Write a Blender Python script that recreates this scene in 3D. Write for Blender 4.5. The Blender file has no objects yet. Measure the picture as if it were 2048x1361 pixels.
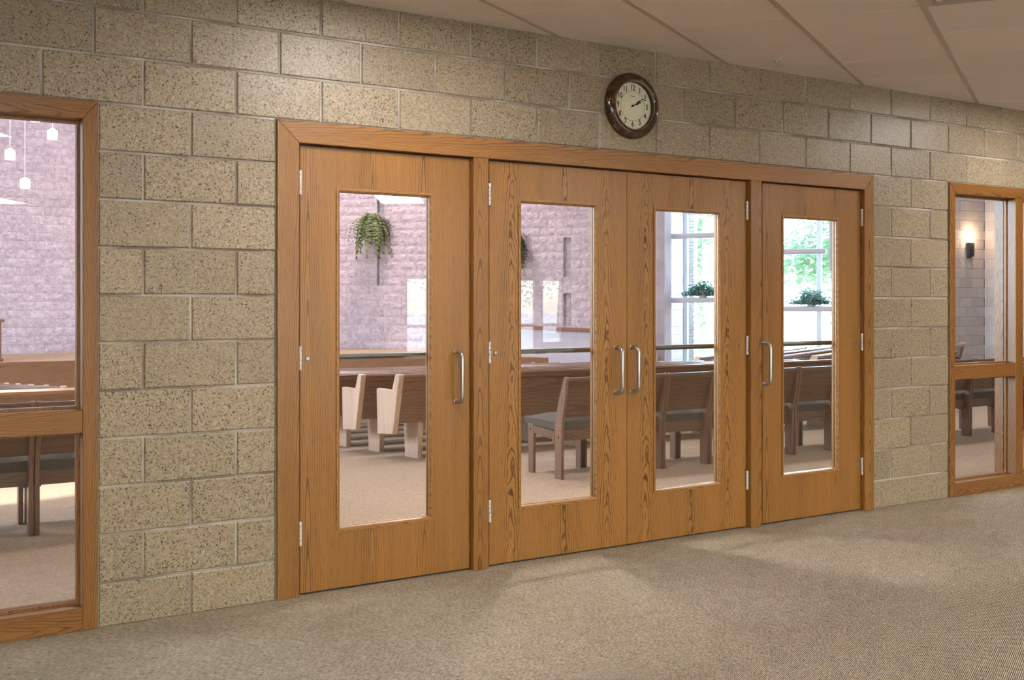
import bpy, bmesh, math, random
from mathutils import Vector, Matrix
random.seed(7)
S = bpy.context.scene
COL = S.collection
PI = math.pi

# ---------------------------------------------------------------- camera
F_PX = 2145.8
YAW = 0.559494
cam_d = bpy.data.cameras.new('camera')
cam = bpy.data.objects.new('camera', cam_d)
COL.objects.link(cam)
cam.location = (-1.3093, -4.755, 1.372)
cam.rotation_euler = (PI / 2, 0, -YAW)
cam_d.sensor_fit = 'HORIZONTAL'
cam_d.sensor_width = 36.0
cam_d.lens = 36.0 * F_PX / 2048.0
cam_d.shift_y = -(680.5 - 604.82) / 2048.0
cam_d.clip_start = 0.05
cam_d.clip_end = 400
S.camera = cam

# ---------------------------------------------------------------- view, world, sun, large lights
S.view_settings.view_transform = 'Standard'
S.view_settings.look = 'None'
S.view_settings.gamma = 1.0
S.view_settings.use_curve_mapping = False
S.view_settings.exposure = 0.0
S.cycles.use_denoising = True
S.cycles.max_bounces = 8
S.cycles.diffuse_bounces = 4
S.cycles.glossy_bounces = 4
S.cycles.transparent_max_bounces = 16
S.cycles.sample_clamp_indirect = 6.0
S.cycles.caustics_reflective = False
S.cycles.caustics_refractive = False

W = bpy.data.worlds.new('sky'); S.world = W
W.use_nodes = True
wn = W.node_tree; wn.nodes.clear()
sky = wn.nodes.new('ShaderNodeTexSky')
sky.sky_type = 'NISHITA'; sky.sun_disc = False
sky.sun_elevation = math.radians(48); sky.sun_rotation = math.radians(200)
bgn = wn.nodes.new('ShaderNodeBackground'); bgn.inputs[1].default_value = 2.5
wo = wn.nodes.new('ShaderNodeOutputWorld')
wn.links.new(sky.outputs[0], bgn.inputs[0]); wn.links.new(bgn.outputs[0], wo.inputs[0])

sun_d = bpy.data.lights.new('sun', 'SUN'); sun_d.energy = 34.0; sun_d.angle = 0.009
sun_d.color = (1.0, 0.95, 0.86)
sun = bpy.data.objects.new('sun', sun_d); COL.objects.link(sun)
sun.rotation_euler = (math.radians(42), 0, math.radians(30))   # shines towards the building front from the lobby side, high


def area(name, loc, target, sx, sy, power, color):
    d = bpy.data.lights.new(name, 'AREA'); d.shape = 'RECTANGLE'
    d.size = sx; d.size_y = sy; d.energy = power; d.color = color
    o = bpy.data.objects.new(name, d); COL.objects.link(o)
    o.location = loc
    o.rotation_euler = (Vector(target) - Vector(loc)).to_track_quat('-Z', 'Y').to_euler()
    return o

# daylight of the hall's own side windows (left wall, and the big bay on the right)
area('hall_window_daylight', (-8.6, 9.5, 3.4), (6, 9.0, 1.0), 9.0, 4.5, 1500, (0.78, 0.85, 1.0))
area('bay_window_daylight', (19.0, 13.9, 4.0), (9, 7.0, 1.0), 5.0, 5.5, 1300, (0.74, 0.85, 1.0))
# hall ceiling lamps
for (lx, ly) in ((1.5, 5.0), (6.0, 5.0), (10.5, 5.5), (15.0, 6.0), (4.0, 10.5), (10.0, 10.0), (3.0, 15.5)):
    area('hall_ceiling_lamp', (lx, ly, 8.2), (lx, ly, 0), 1.2, 1.2, 190, (0.93, 0.92, 1.0))
# lamps along the chancel wall
area('chancel_lamp', (9.9, 19.0, 8.6), (10.9, 20.0, 2.0), 0.20, 0.20, 800, (1.0, 0.80, 0.76))
area('chancel_lamp', (2.0, 16.5, 8.2), (2.6, 22.4, 2.0), 1.0, 0.6, 300, (0.88, 0.87, 1.0))

# added spot lamp imitating a sun patch on the left pew block
sd = bpy.data.lights.new('added_sun_patch_lamp', 'SPOT'); sd.energy = 9000; sd.spot_size = math.radians(15); sd.spot_blend = 0.35; sd.color = (1.0, 0.96, 0.93); sd.shadow_soft_size = 0.08
so = bpy.data.objects.new('added_sun_patch_lamp', sd); COL.objects.link(so); so.location = (-0.6, 1.2, 8.6)
so.rotation_euler = (Vector((-0.5, 4.35, 0.3)) - Vector(so.location)).to_track_quat('-Z', 'Y').to_euler()
# recessed can above the double doors on the hall side
area('entry_downlight', (2.43, 0.80, 2.72), (2.43, 0.80, 0), 0.10, 0.10, 52, (1.0, 0.93, 0.84))

# ---------------------------------------------------------------- materials
def newmat(name):
    m = bpy.data.materials.new(name); m.use_nodes = True
    nt = m.node_tree; nt.nodes.clear()
    out = nt.nodes.new('ShaderNodeOutputMaterial')
    b = nt.nodes.new('ShaderNodeBsdfPrincipled')
    nt.links.new(b.outputs[0], out.inputs[0])
    return m, nt, b, out

class N:
    """small helper to write node maths"""
    def __init__(s, nt): s.nt = nt
    def n(s, t, **kw):
        x = s.nt.nodes.new(t)
        for k, v in kw.items(): setattr(x, k, v)
        return x
    def l(s, a, b): s.nt.links.new(a, b)
    def setin(s, sock, v):
        if hasattr(v, 'links') or isinstance(v, bpy.types.NodeSocket): s.l(v, sock)
        else: sock.default_value = v
    def m(s, op, a, b=None, c=None):
        x = s.n('ShaderNodeMath', operation=op)
        s.setin(x.inputs[0], a)
        if b is not None: s.setin(x.inputs[1], b)
        if c is not None: s.setin(x.inputs[2], c)
        return x.outputs[0]
    def vm(s, op, a, b):
        x = s.n('ShaderNodeVectorMath', operation=op)
        s.setin(x.inputs[0], a); s.setin(x.inputs[1], b)
        return x.outputs[0]
    def comb(s, a, b, c):
        x = s.n('ShaderNodeCombineXYZ')
        s.setin(x.inputs[0], a); s.setin(x.inputs[1], b); s.setin(x.inputs[2], c)
        return x.outputs[0]
    def sep(s, v):
        x = s.n('ShaderNodeSeparateXYZ'); s.l(v, x.inputs[0]); return x.outputs
    def noise(s, v, scale, detail=2, rough=0.5, out=0):
        x = s.n('ShaderNodeTexNoise'); s.l(v, x.inputs['Vector'])
        x.inputs['Scale'].default_value = scale; x.inputs['Detail'].default_value = detail
        x.inputs['Roughness'].default_value = rough
        return x.outputs[out]
    def ramp(s, f, stops, interp='LINEAR'):
        x = s.n('ShaderNodeValToRGB'); cr = x.color_ramp; cr.interpolation = interp
        while len(cr.elements) < len(stops): cr.elements.new(0.5)
        for e, (p, c) in zip(cr.elements, stops):
            e.position = p; e.color = c if len(c) == 4 else (*c, 1)
        s.l(f, x.inputs[0]); return x.outputs[0]
    def mix(s, f, a, b, mode='MIX'):
        x = s.n('ShaderNodeMix', data_type='RGBA', blend_type=mode)
        s.setin(x.inputs[0], f)
        for sock, v in ((x.inputs[6], a), (x.inputs[7], b)):
            if isinstance(v, bpy.types.NodeSocket): s.l(v, sock)
            else: sock.default_value = v if len(v) == 4 else (*v, 1)
        return x.outputs[2]
    def bump(s, h, strength, dist):
        x = s.n('ShaderNodeBump'); x.inputs['Strength'].default_value = strength
        x.inputs['Distance'].default_value = dist; s.l(h, x.inputs['Height']); return x.outputs[0]

def coords(g, rnd=True, amp=37.0):
    tc = g.n('ShaderNodeTexCoord').outputs['Object']
    if not rnd: return tc
    oi = g.n('ShaderNodeObjectInfo').outputs['Random']
    return g.vm('ADD', tc, g.comb(g.m('MULTIPLY', oi, amp), g.m('MULTIPLY', oi, amp * 1.7), g.m('MULTIPLY', oi, amp * 0.61)))

def plain(name, col, rough=0.5, metal=0.0, noise=0.0, nscale=20, bump=0.0, spec=0.5):
    m, nt, b, out = newmat(name); g = N(nt)
    b.inputs['Roughness'].default_value = rough; b.inputs['Metallic'].default_value = metal
    b.inputs['Specular IOR Level'].default_value = spec
    if noise or bump:
        v = coords(g); f = g.noise(v, nscale, 3)
        if noise:
            c0 = tuple(max(0, x * (1 - noise)) for x in col); c1 = tuple(x * (1 + noise) for x in col)
            g.l(g.ramp(f, [(0.3, c0), (0.7, c1)]), b.inputs['Base Color'])
        else: b.inputs['Base Color'].default_value = (*col, 1)
        if bump: g.l(g.bump(f, bump, 0.01), b.inputs['Normal'])
    else: b.inputs['Base Color'].default_value = (*col, 1)
    return m

def oak(name, axis='Z', leaf=0.32, shift=0.0, light=(0.50, 0.245, 0.078), dark=(0.235, 0.095, 0.022),
        mid=None, freq=95.0, taper=0.085, d0=0.02, spread=0.0, rough=0.33, rnd=False, contrast=1.0,
        face='Y', pore=0.35, wob=0.022, flame=0.5, core=0.055):
    """oiled oak: growth rings cut flat (cathedrals) per veneer leaf, with pores"""
    m, nt, b, out = newmat(name); g = N(nt)
    v = coords(g, rnd)
    x, y, z = g.sep(v)
    ax = {'X': x, 'Y': y, 'Z': z}
    along = ax[axis]
    rest = [k for k in 'XYZ' if k != axis]
    # across = the visible direction, plus the other one so side faces get lines too
    if face in rest: rest.remove(face)
    across = ax[rest[0]]
    depth = ax[face] if face != axis else ax[rest[-1]]
    across = g.m('ADD', across, g.m('MULTIPLY', depth, 0.9))
    a = g.m('DIVIDE', g.m('ADD', across, shift), leaf)
    cell = g.m('FLOOR', a)
    loc = g.m('MULTIPLY', g.m('SUBTRACT', g.m('FRACT', a), 0.5), leaf)
    wn1 = g.n('ShaderNodeTexWhiteNoise', noise_dimensions='1D'); g.l(g.m('ADD', cell, 3.7), wn1.inputs['W'])
    rv = wn1.outputs['Value']; rc = g.sep(wn1.outputs['Color'])
    if spread: loc = g.m('ADD', loc, g.m('MULTIPLY', g.m('ADD', g.m('SUBTRACT', rc[0], 0.5), 0.0), spread))
    nv = g.comb(g.m('MULTIPLY', across, 9.0), g.m('MULTIPLY', along, 1.9), g.m('MULTIPLY', cell, 5.3))
    n1 = g.m('SUBTRACT', g.noise(nv, 1.0, 3, 0.55), 0.5)
    nv2 = g.comb(g.m('MULTIPLY', across, 38.0), g.m('MULTIPLY', along, 6.5), g.m('MULTIPLY', cell, 2.3))
    n2 = g.m('SUBTRACT', g.noise(nv2, 1.0, 2, 0.6), 0.5)
    loc = g.m('ADD', loc, g.m('MULTIPLY', n1, 0.020))
    q_ = g.m('DIVIDE', loc, core)
    cm = g.m('POWER', 2.718, g.m('MULTIPLY', g.m('MULTIPLY', q_, q_), -1.0))
    n3 = g.m('SUBTRACT', g.noise(g.comb(g.m('MULTIPLY', across, 11.0), g.m('MULTIPLY', along, 5.0), g.m('MULTIPLY', cell, 7.7)), 1.0, 2, 0.55), 0.5)
    r = g.m('SQRT', g.m('ADD', g.m('MULTIPLY', loc, loc), d0 * d0))
    ring = g.m('ADD', g.m('MULTIPLY', r, freq), g.m('MULTIPLY', along, taper * freq))
    ring = g.m('ADD', ring, g.m('MULTIPLY', n1, wob * freq * 2.0))
    ring = g.m('ADD', ring, g.m('MULTIPLY', n2, 0.75))
    ring = g.m('ADD', ring, g.m('MULTIPLY', g.m('MULTIPLY', n3, cm), 4.0 * flame))
    ring = g.m('ADD', ring, g.m('MULTIPLY', rc[1], 9.0))
    t = g.m('FRACT', ring)
    wn2 = g.n('ShaderNodeTexWhiteNoise', noise_dimensions='1D'); g.l(g.m('FLOOR', ring), wn2.inputs['W'])
    line = g.m('ADD', 0.46, g.m('MULTIPLY', wn2.outputs['Value'], 0.54))
    line = g.m('MULTIPLY', line, g.m('ADD', 0.62, g.m('MULTIPLY', cm, 0.38)))
    if mid is None: mid = tuple(0.45 * q + 0.55 * w for q, w in zip(dark, light))
    dk = tuple(l + (d - l) * contrast for d, l in zip(dark, light))
    md = tuple(l + (d - l) * contrast for d, l in zip(mid, light))
    col = g.ramp(t, [(0.0, md), (0.05, dk), (0.17, dk), (0.30, md), (0.46, light), (0.93, light), (1.0, md)])
    col = g.mix(line, light, col)
    # pores: short dark dashes along the grain
    pv = g.comb(g.m('MULTIPLY', across, 420.0), g.m('MULTIPLY', along, 16.0), g.m('MULTIPLY', depth, 120.0))
    p = g.noise(pv, 1.0, 1, 0.5)
    pm = g.m('MULTIPLY', g.ramp_val(p, 0.56, 0.70), pore)
    col = g.mix(pm, col, tuple(0.72 * q for q in dark))
    # tone drift, leaf to leaf
    bv = g.noise(g.comb(g.m('MULTIPLY', across, 14.0), g.m('MULTIPLY', along, 1.1), 0.0), 1.0, 2)
    tone = g.m('ADD', g.m('MULTIPLY', g.m('SUBTRACT', bv, 0.5), 0.45), g.m('ADD', 0.94, g.m('MULTIPLY', rv, 0.12)))
    hs = g.n('ShaderNodeHueSaturation'); g.l(col, hs.inputs['Color']); g.l(tone, hs.inputs['Value'])
    g.l(hs.outputs[0], b.inputs['Base Color'])
    b.inputs['Roughness'].default_value = rough
    b.inputs['Coat Weight'].default_value = 0.25; b.inputs['Coat Roughness'].default_value = 0.22
    g.l(g.bump(g.m('SUBTRACT', 1.0, pm), 0.12, 0.002), b.inputs['Normal'])
    return m

def _ramp_val(self, f, a, b):
    x = self.n('ShaderNodeMapRange'); x.clamp = True
    self.l(f, x.inputs[0]); x.inputs[1].default_value = a; x.inputs[2].default_value = b
    x.inputs[3].default_value = 0.0; x.inputs[4].default_value = 1.0
    return x.outputs[0]
N.ramp_val = _ramp_val

def ground_block(name):
    m, nt, b, out = newmat(name); g = N(nt)
    v = coords(g, True, 53.0)
    oi = g.n('ShaderNodeObjectInfo').outputs['Random']
    base_n = g.noise(v, 90.0, 3, 0.65)
    col = g.ramp(base_n, [(0.32, (0.325, 0.243, 0.142)), (0.5, (0.435, 0.335, 0.210)), (0.68, (0.535, 0.430, 0.285))])
    big = g.noise(v, 6.0, 2)
    col = g.mix(g.m('MULTIPLY', big, 0.35), col, (0.40, 0.30, 0.175))
    dn = g.n('ShaderNodeTexNoise'); g.l(v, dn.inputs['Vector']); dn.inputs['Scale'].default_value = 210.0; dn.inputs['Detail'].default_value = 2
    dv = g.n('ShaderNodeVectorMath', operation='SCALE'); g.l(g.vm('SUBTRACT', dn.outputs['Color'], (0.5, 0.5, 0.5)), dv.inputs[0]); dv.inputs['Scale'].default_value = 0.011
    vd = g.vm('ADD', v, dv.outputs[0])
    def chips(scale, lo, hi, thr, c, sel):
        vo = g.n('ShaderNodeTexVoronoi'); g.l(vd, vo.inputs['Vector']); vo.inputs['Scale'].default_value = scale
        vo.inputs['Randomness'].default_value = 1.0
        cs = g.sep(vo.outputs['Color']); r = cs[sel]
        rad = g.m('MULTIPLY', g.m('ADD', 0.45, g.m('MULTIPLY', cs[(sel + 1) % 3], 0.75)), thr)
        d = g.ramp_val(g.m('SUBTRACT', rad, vo.outputs['Distance']), 0.0, 0.12)
        k = g.m('MULTIPLY', g.m('GREATER_THAN', r, lo), g.m('LESS_THAN', r, hi))
        return g.m('MULTIPLY', d, k), c
    dark_mask = None
    for args in ((165.0, 0.0, 0.30, 0.55, (0.105, 0.068, 0.034), 0), (100.0, 0.0, 0.28, 0.44, (0.045, 0.030, 0.018), 1),
                 (170.0, 0.60, 0.82, 0.5, (0.60, 0.52, 0.37), 0), (140.0, 0.40, 0.54, 0.45, (0.30, 0.155, 0.055), 2),
                 (150.0, 0.95, 1.0, 0.42, (0.82, 0.77, 0.66), 1)):
        k, c = chips(*args)
        col = g.mix(g.m('MULTIPLY', k, 0.85), col, c)
        if dark_mask is None: dark_mask = k
    hs = g.n('ShaderNodeHueSaturation'); g.l(col, hs.inputs['Color'])
    g.l(g.m('ADD', 0.74, g.m('MULTIPLY', oi, 0.14)), hs.inputs['Value']); hs.inputs['Saturation'].default_value = 0.88
    g.l(hs.outputs[0], b.inputs['Base Color'])
    b.inputs['Roughness'].default_value = 0.36
    b.inputs['Specular IOR Level'].default_value = 0.55
    h = g.m('SUBTRACT', base_n, g.m('MULTIPLY', dark_mask, 0.9))
    g.l(g.bump(h, 0.35, 0.004), b.inputs['Normal'])
    return m

def mortar_mat(name, c0, c1, scale=2.0):
    m, nt, b, out = newmat(name); g = N(nt)
    v = coords(g, False)
    f = g.noise(v, scale, 2, 0.5); f2 = g.noise(v, 120.0, 2, 0.6)
    col = g.ramp(f, [(0.40, c0), (0.60, c1)])
    col = g.mix(g.m('MULTIPLY', f2, 0.5), col, tuple(0.6 * x for x in c0))
    g.l(col, b.inputs['Base Color']); b.inputs['Roughness'].default_value = 0.85
    g.l(g.bump(f2, 0.5, 0.004), b.inputs['Normal'])
    return m

def split_block(name, c0, c1, rough=0.9, bump=0.8):
    m, nt, b, out = newmat(name); g = N(nt)
    v = coords(g, True, 19.0)
    oi = g.n('ShaderNodeObjectInfo').outputs['Random']
    f = g.noise(v, 9.0, 4, 0.65); f2 = g.noise(v, 60.0, 3, 0.7)
    col = g.ramp(g.m('ADD', g.m('MULTIPLY', f, 0.6), g.m('MULTIPLY', f2, 0.4)), [(0.36, c0), (0.62, c1)])
    hs = g.n('ShaderNodeHueSaturation'); g.l(col, hs.inputs['Color'])
    g.l(g.m('ADD', 0.92, g.m('MULTIPLY', oi, 0.16)), hs.inputs['Value'])
    g.l(hs.outputs[0], b.inputs['Base Color']); b.inputs['Roughness'].default_value = rough
    if bump: g.l(g.bump(g.m('ADD', f, g.m('MULTIPLY', f2, 0.3)), bump, 0.03), b.inputs['Normal'])
    return m

def carpet_mat(name, cols, ang=27.0, period=0.0066, tint=(0.30, 0.235, 0.155)):
    m, nt, b, out = newmat(name); g = N(nt)
    v = coords(g, False); x, y, z = g.sep(v)
    ca, sa = math.cos(math.radians(ang)), math.sin(math.radians(ang))
    u = g.m('ADD', g.m('MULTIPLY', x, ca), g.m('MULTIPLY', y, sa))
    w = g.m('ADD', g.m('MULTIPLY', x, -sa), g.m('MULTIPLY', y, ca))
    wob = g.noise(g.comb(g.m('MULTIPLY', u, 60.0), g.m('MULTIPLY', w, 60.0), 0.0), 1.0, 1)
    ph = g.m('ADD', g.m('MULTIPLY', w, 2 * PI / period), g.m('MULTIPLY', wob, 2.6))
    rib = g.m('ADD', 0.5, g.m('MULTIPLY', g.m('SINE', ph), 0.5))
    dash = g.noise(g.comb(g.m('MULTIPLY', u, 42.0), g.m('MULTIPLY', w, 150.0), 0.0), 1.0, 2, 0.65)
    fine = g.noise(g.comb(g.m('MULTIPLY', u, 320.0), g.m('MULTIPLY', w, 320.0), 0.0), 1.0, 2, 0.6)
    blot = g.noise(g.comb(g.m('MULTIPLY', u, 9.0), g.m('MULTIPLY', w, 16.0), 0.0), 1.0, 3, 0.6)
    t = g.m('ADD', g.m('ADD', g.m('MULTIPLY', rib, 0.34), g.m('MULTIPLY', dash, 0.60)), g.m('ADD', g.m('MULTIPLY', fine, 0.22), g.m('MULTIPLY', blot, 0.12)))
    col = g.ramp(t, [(0.47, cols[0]), (0.59, cols[1]), (0.69, cols[2]), (0.80, cols[3])])
    g.l(col, b.inputs['Base Color']); b.inputs['Roughness'].default_value = 0.95
    b.inputs['Specular IOR Level'].default_value = 0.15
    g.l(g.bump(g.m('ADD', rib, g.m('MULTIPLY', fine, 0.6)), 0.55, 0.004), b.inputs['Normal'])
    return m

def glass_mat(name, tint=(0.97, 0.985, 0.99), refl=1.0):
    """clear plate glass: see-through, with the mirror image its index gives"""
    m = bpy.data.materials.new(name); m.use_nodes = True
    nt = m.node_tree; nt.nodes.clear(); g = N(nt)
    out = g.n('ShaderNodeOutputMaterial'); mx = g.n('ShaderNodeMixShader')
    tr = g.n('ShaderNodeBsdfTransparent'); gl = g.n('ShaderNodeBsdfGlossy'); fr = g.n('ShaderNodeFresnel')
    bf = g.n('ShaderNodeNewGeometry').outputs['Backfacing']
    g.l(g.m('ADD', 1.5, g.m('MULTIPLY', bf, 1 / 1.5 - 1.5)), fr.inputs['IOR'])      # same mirror image from either side
    tr.inputs[0].default_value = (*tint, 1); gl.inputs['Roughness'].default_value = 0.0
    k = g.m('MINIMUM', g.m('MULTIPLY', fr.outputs[0], 1.0 * refl), 1.0)
    g.l(k, mx.inputs[0]); g.l(tr.outputs[0], mx.inputs[1]); g.l(gl.outputs[0], mx.inputs[2])
    g.l(mx.outputs[0], out.inputs[0])
    return m

def emit_mat(name, col, strength):
    m = bpy.data.materials.new(name); m.use_nodes = True
    nt = m.node_tree; nt.nodes.clear()
    out = nt.nodes.new('ShaderNodeOutputMaterial'); e = nt.nodes.new('ShaderNodeEmission')
    e.inputs[0].default_value = (*col, 1); e.inputs[1].default_value = strength
    nt.links.new(e.outputs[0], out.inputs[0]); return m

def tile_mat(name):
    m, nt, b, out = newmat(name); g = N(nt)
    v = coords(g, True); f = g.noise(v, 160.0, 3, 0.7); f2 = g.noise(v, 3.0, 1)
    oi = g.n('ShaderNodeObjectInfo').outputs['Random']
    col = g.ramp(f, [(0.35, (0.84, 0.785, 0.77)), (0.6, (0.92, 0.865, 0.85))])
    hs = g.n('ShaderNodeHueSaturation'); g.l(col, hs.inputs['Color'])
    g.l(g.m('ADD', 0.96, g.m('MULTIPLY', oi, 0.08)), hs.inputs['Value'])
    g.l(hs.outputs[0], b.inputs['Base Color']); b.inputs['Roughness'].default_value = 0.9
    g.l(g.bump(f, 0.3, 0.003), b.inputs['Normal'])
    return m

def leaf_mat(name, c0, c1, trans=0.25, sc=7.0):
    m, nt, b, out = newmat(name); g = N(nt)
    v = coords(g, True); f = g.noise(v, sc, 3, 0.7)
    g.l(g.ramp(f, [(0.38, c0), (0.7, c1)]), b.inputs['Base Color'])
    b.inputs['Roughness'].default_value = 0.5
    tb = g.n('ShaderNodeBsdfTranslucent'); g.l(g.ramp(f, [(0.3, c0), (0.7, c1)]), tb.inputs[0])
    mx = g.n('ShaderNodeMixShader'); mx.inputs[0].default_value = trans
    g.l(b.outputs[0], mx.inputs[1]); g.l(tb.outputs[0], mx.inputs[2]); g.l(mx.outputs[0], out.inputs[0])
    return m

M = {}
OL, OD = (0.330, 0.147, 0.032), (0.120, 0.044, 0.006)
M['door_straight'] = oak('oak veneer straight', 'Z', 0.21, 0.03, (0.350, 0.158, 0.034), (0.125, 0.046, 0.006), freq=125, taper=0.020, d0=0.012, spread=0.34, contrast=1.0, wob=0.004, flame=0.3, core=0.10)
M['door_figured'] = oak('oak veneer figured', 'Z', 0.32, 0.02, (0.370, 0.170, 0.037), (0.105, 0.038, 0.005), freq=105, taper=0.060, d0=0.035, spread=0.05, contrast=1.1, wob=0.006, flame=1.35, core=0.055)
M['oak_z'] = oak('oak upright', 'Z', 0.11, 0.05, OL, OD, freq=100, taper=0.06, d0=0.02, spread=0.12, contrast=0.9, wob=0.01)
M['oak_x'] = oak('oak level', 'X', 0.12, 0.02, (0.345, 0.154, 0.038), (0.130, 0.049, 0.009), freq=100, taper=0.05, d0=0.03, spread=0.10, contrast=0.9, wob=0.012)
M['oak_dark_z'] = oak('oak stained upright', 'Z', 0.09, 0.03, (0.275, 0.116, 0.024), (0.098, 0.035, 0.006), freq=105, taper=0.07, d0=0.016, spread=0.05, contrast=0.9)
M['oak_dark_x'] = oak('oak stained level', 'X', 0.10, 0.03, (0.275, 0.116, 0.025), (0.098, 0.035, 0.006), freq=105, taper=0.07, d0=0.016, spread=0.05, contrast=0.9)
M['oak_bead'] = oak('oak bead', 'X', 0.05, 0.0, (0.40, 0.190, 0.048), (0.16, 0.062, 0.012), freq=160, taper=0.12, d0=0.01, contrast=0.9)
M['oak_bead_z'] = oak('oak bead upright', 'Z', 0.05, 0.0, (0.37, 0.172, 0.042), (0.16, 0.062, 0.012), freq=160, taper=0.12, d0=0.01, contrast=0.8)
M['pew_x'] = oak('pew oak shaded level', 'X', 0.30, 0.1, (0.215, 0.100, 0.048), (0.088, 0.038, 0.018), freq=40, taper=0.05, d0=0.03, spread=0.05, rough=0.20, rnd=True, contrast=0.8)  # darkened in colour for backs the hall light misses
M['pew_z'] = oak('pew oak lit upright', 'Z', 0.20, 0.1, (0.60, 0.41, 0.285), (0.40, 0.25, 0.155), freq=80, taper=0.05, d0=0.03, spread=0.2, rough=0.32, rnd=True, contrast=0.6, face='X')  # lightened in colour where cool side light falls on the ends
M['chair_x'] = oak('chair oak level', 'X', 0.20, 0.1, (0.145, 0.068, 0.034), (0.060, 0.026, 0.012), freq=45, taper=0.04, d0=0.03, spread=0.05, rough=0.35, rnd=True, contrast=0.85)
M['chair_z'] = oak('chair oak upright', 'Z', 0.10, 0.1, (0.185, 0.096, 0.054), (0.095, 0.045, 0.023), freq=70, taper=0.05, d0=0.03, spread=0.2, rough=0.35, rnd=True, contrast=0.7, face='X')
M['block'] = ground_block('ground face block')
M['mortar'] = mortar_mat('mortar', (0.27, 0.235, 0.19), (0.66, 0.63, 0.585), 2.6)
M['mortar_hall'] = mortar_mat('hall mortar', (0.56, 0.49, 0.52), (0.70, 0.63, 0.66), 2.3)
M['mortar_dark'] = mortar_mat('dark mortar', (0.34, 0.29, 0.31), (0.42, 0.36, 0.38), 2.3)
M['split'] = split_block('split face block', (0.335, 0.265, 0.295), (0.60, 0.50, 0.545), 0.9, 0.9)
M['smooth'] = split_block('smooth hall block', (0.50, 0.45, 0.44), (0.58, 0.53, 0.52), 0.8, 0.12)
M['carpet'] = carpet_mat('lobby carpet', [(0.080, 0.062, 0.037), (0.240, 0.192, 0.129), (0.455, 0.385, 0.283), (0.65, 0.572, 0.45)])
M['hall_carpet'] = carpet_mat('hall carpet', [(0.20, 0.125, 0.075), (0.37, 0.25, 0.16), (0.50, 0.355, 0.24), (0.62, 0.46, 0.33)], 20, 0.011)
M['glass'] = glass_mat('plate glass')
M['window_glass'] = glass_mat('bay glass', (0.95, 0.985, 1.0), 0.6)
M['tile'] = tile_mat('ceiling tile')
M['tbar'] = plain('ceiling runner', (0.52, 0.45, 0.39), 0.5)
M['tee'] = plain('ceiling tee', (0.90, 0.86, 0.83), 0.5)
M['white_paint'] = plain('white enamel', (0.78, 0.76, 0.73), 0.4)
M['steel'] = plain('satin steel', (0.58, 0.57, 0.56), 0.30, 1.0)
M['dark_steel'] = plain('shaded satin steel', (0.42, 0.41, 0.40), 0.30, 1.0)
M['hinge'] = plain('hinge steel', (0.74, 0.73, 0.75), 0.42, 0.35)
M['bar'] = plain('bronze bar', (0.21, 0.21, 0.19), 0.36, 1.0)
M['rubber'] = plain('dark rubber', (0.03, 0.025, 0.02), 0.7)
M['caulk'] = plain('grey caulk', (0.235, 0.215, 0.175), 0.7, 0, 0.2, 30)
M['fabric'] = plain('grey brown tweed', (0.085, 0.066, 0.050), 0.95, 0, 0.45, 350, 0.3)
M['fabric_blue'] = plain('slate upholstery', (0.085, 0.09, 0.115), 0.9, 0, 0.2, 200)
M['bolt'] = plain('black bolt', (0.03, 0.03, 0.032), 0.4, 0.6)
M['plaster'] = plain('painted plaster', (0.62, 0.58, 0.54), 0.8, 0, 0.04, 4)
M['hall_plaster'] = plain('hall plaster', (0.66, 0.64, 0.64), 0.8, 0, 0.04, 4)
M['hall_rail_wall'] = plain('lavender grey panel', (0.42, 0.40, 0.45), 0.6, 0, 0.05, 3)
M['lens'] = emit_mat('lit lens', (1.0, 0.95, 0.89), 36.0)
M['bulb'] = emit_mat('lit bulb', (1.0, 0.72, 0.42), 60.0)
M['pendant_glow'] = emit_mat('lit pendant', (0.86, 0.92, 1.0), 9.0)
M['iron'] = plain('dark iron', (0.045, 0.043, 0.05), 0.45, 0.5)
M['window_frame'] = plain('flare tinted aluminium', (0.66, 0.75, 0.86), 0.4)  # flare on the backlit frame put into its pale blue colour
M['shelf'] = plain('grey shelf', (0.45, 0.44, 0.49), 0.6)
M['clock_wood'] = None
M['foliage'] = leaf_mat('tree leaves', (0.25, 0.42, 0.29), (0.46, 0.62, 0.42), 0.5)
M['fern'] = leaf_mat('fern fronds', (0.022, 0.050, 0.012), (0.30, 0.36, 0.12), 0.2, 16.0)
M['ivy'] = leaf_mat('ivy leaves', (0.05, 0.14, 0.12), (0.20, 0.36, 0.30), 0.45, 12.0)
M['bark'] = plain('bark', (0.12, 0.085, 0.06), 0.9, 0, 0.3, 12)
M['grass'] = plain('lawn', (0.20, 0.30, 0.09), 0.95, 0, 0.3, 2)
M['paving'] = plain('pale paving', (0.62, 0.60, 0.56), 0.9, 0, 0.1, 2)
M['siding'] = plain('white siding', (0.80, 0.79, 0.76), 0.8, 0, 0.04, 2)
M['shingle'] = plain('grey shingle', (0.20, 0.19, 0.19), 0.9, 0, 0.2, 8)
M['brick_out'] = plain('buff brick', (0.78, 0.72, 0.68), 0.9, 0, 0.15, 20)
M['dark_pane'] = plain('dark pane', (0.05, 0.06, 0.07), 0.1)
M['paper'] = plain('white paper', (0.80, 0.80, 0.82), 0.7)
M['book'] = plain('blue book cloth', (0.10, 0.12, 0.20), 0.6)
M['terracotta'] = plain('terracotta', (0.33, 0.15, 0.085), 0.8, 0, 0.1, 10)
M['ink'] = plain('clock ink', (0.020, 0.014, 0.008), 0.5)
M['dial'] = plain('cream dial', (0.80, 0.77, 0.56), 0.5, 0, 0.03, 15)
M['brass'] = plain('aged brass', (0.36, 0.22, 0.08), 0.3, 0.8)

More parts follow.
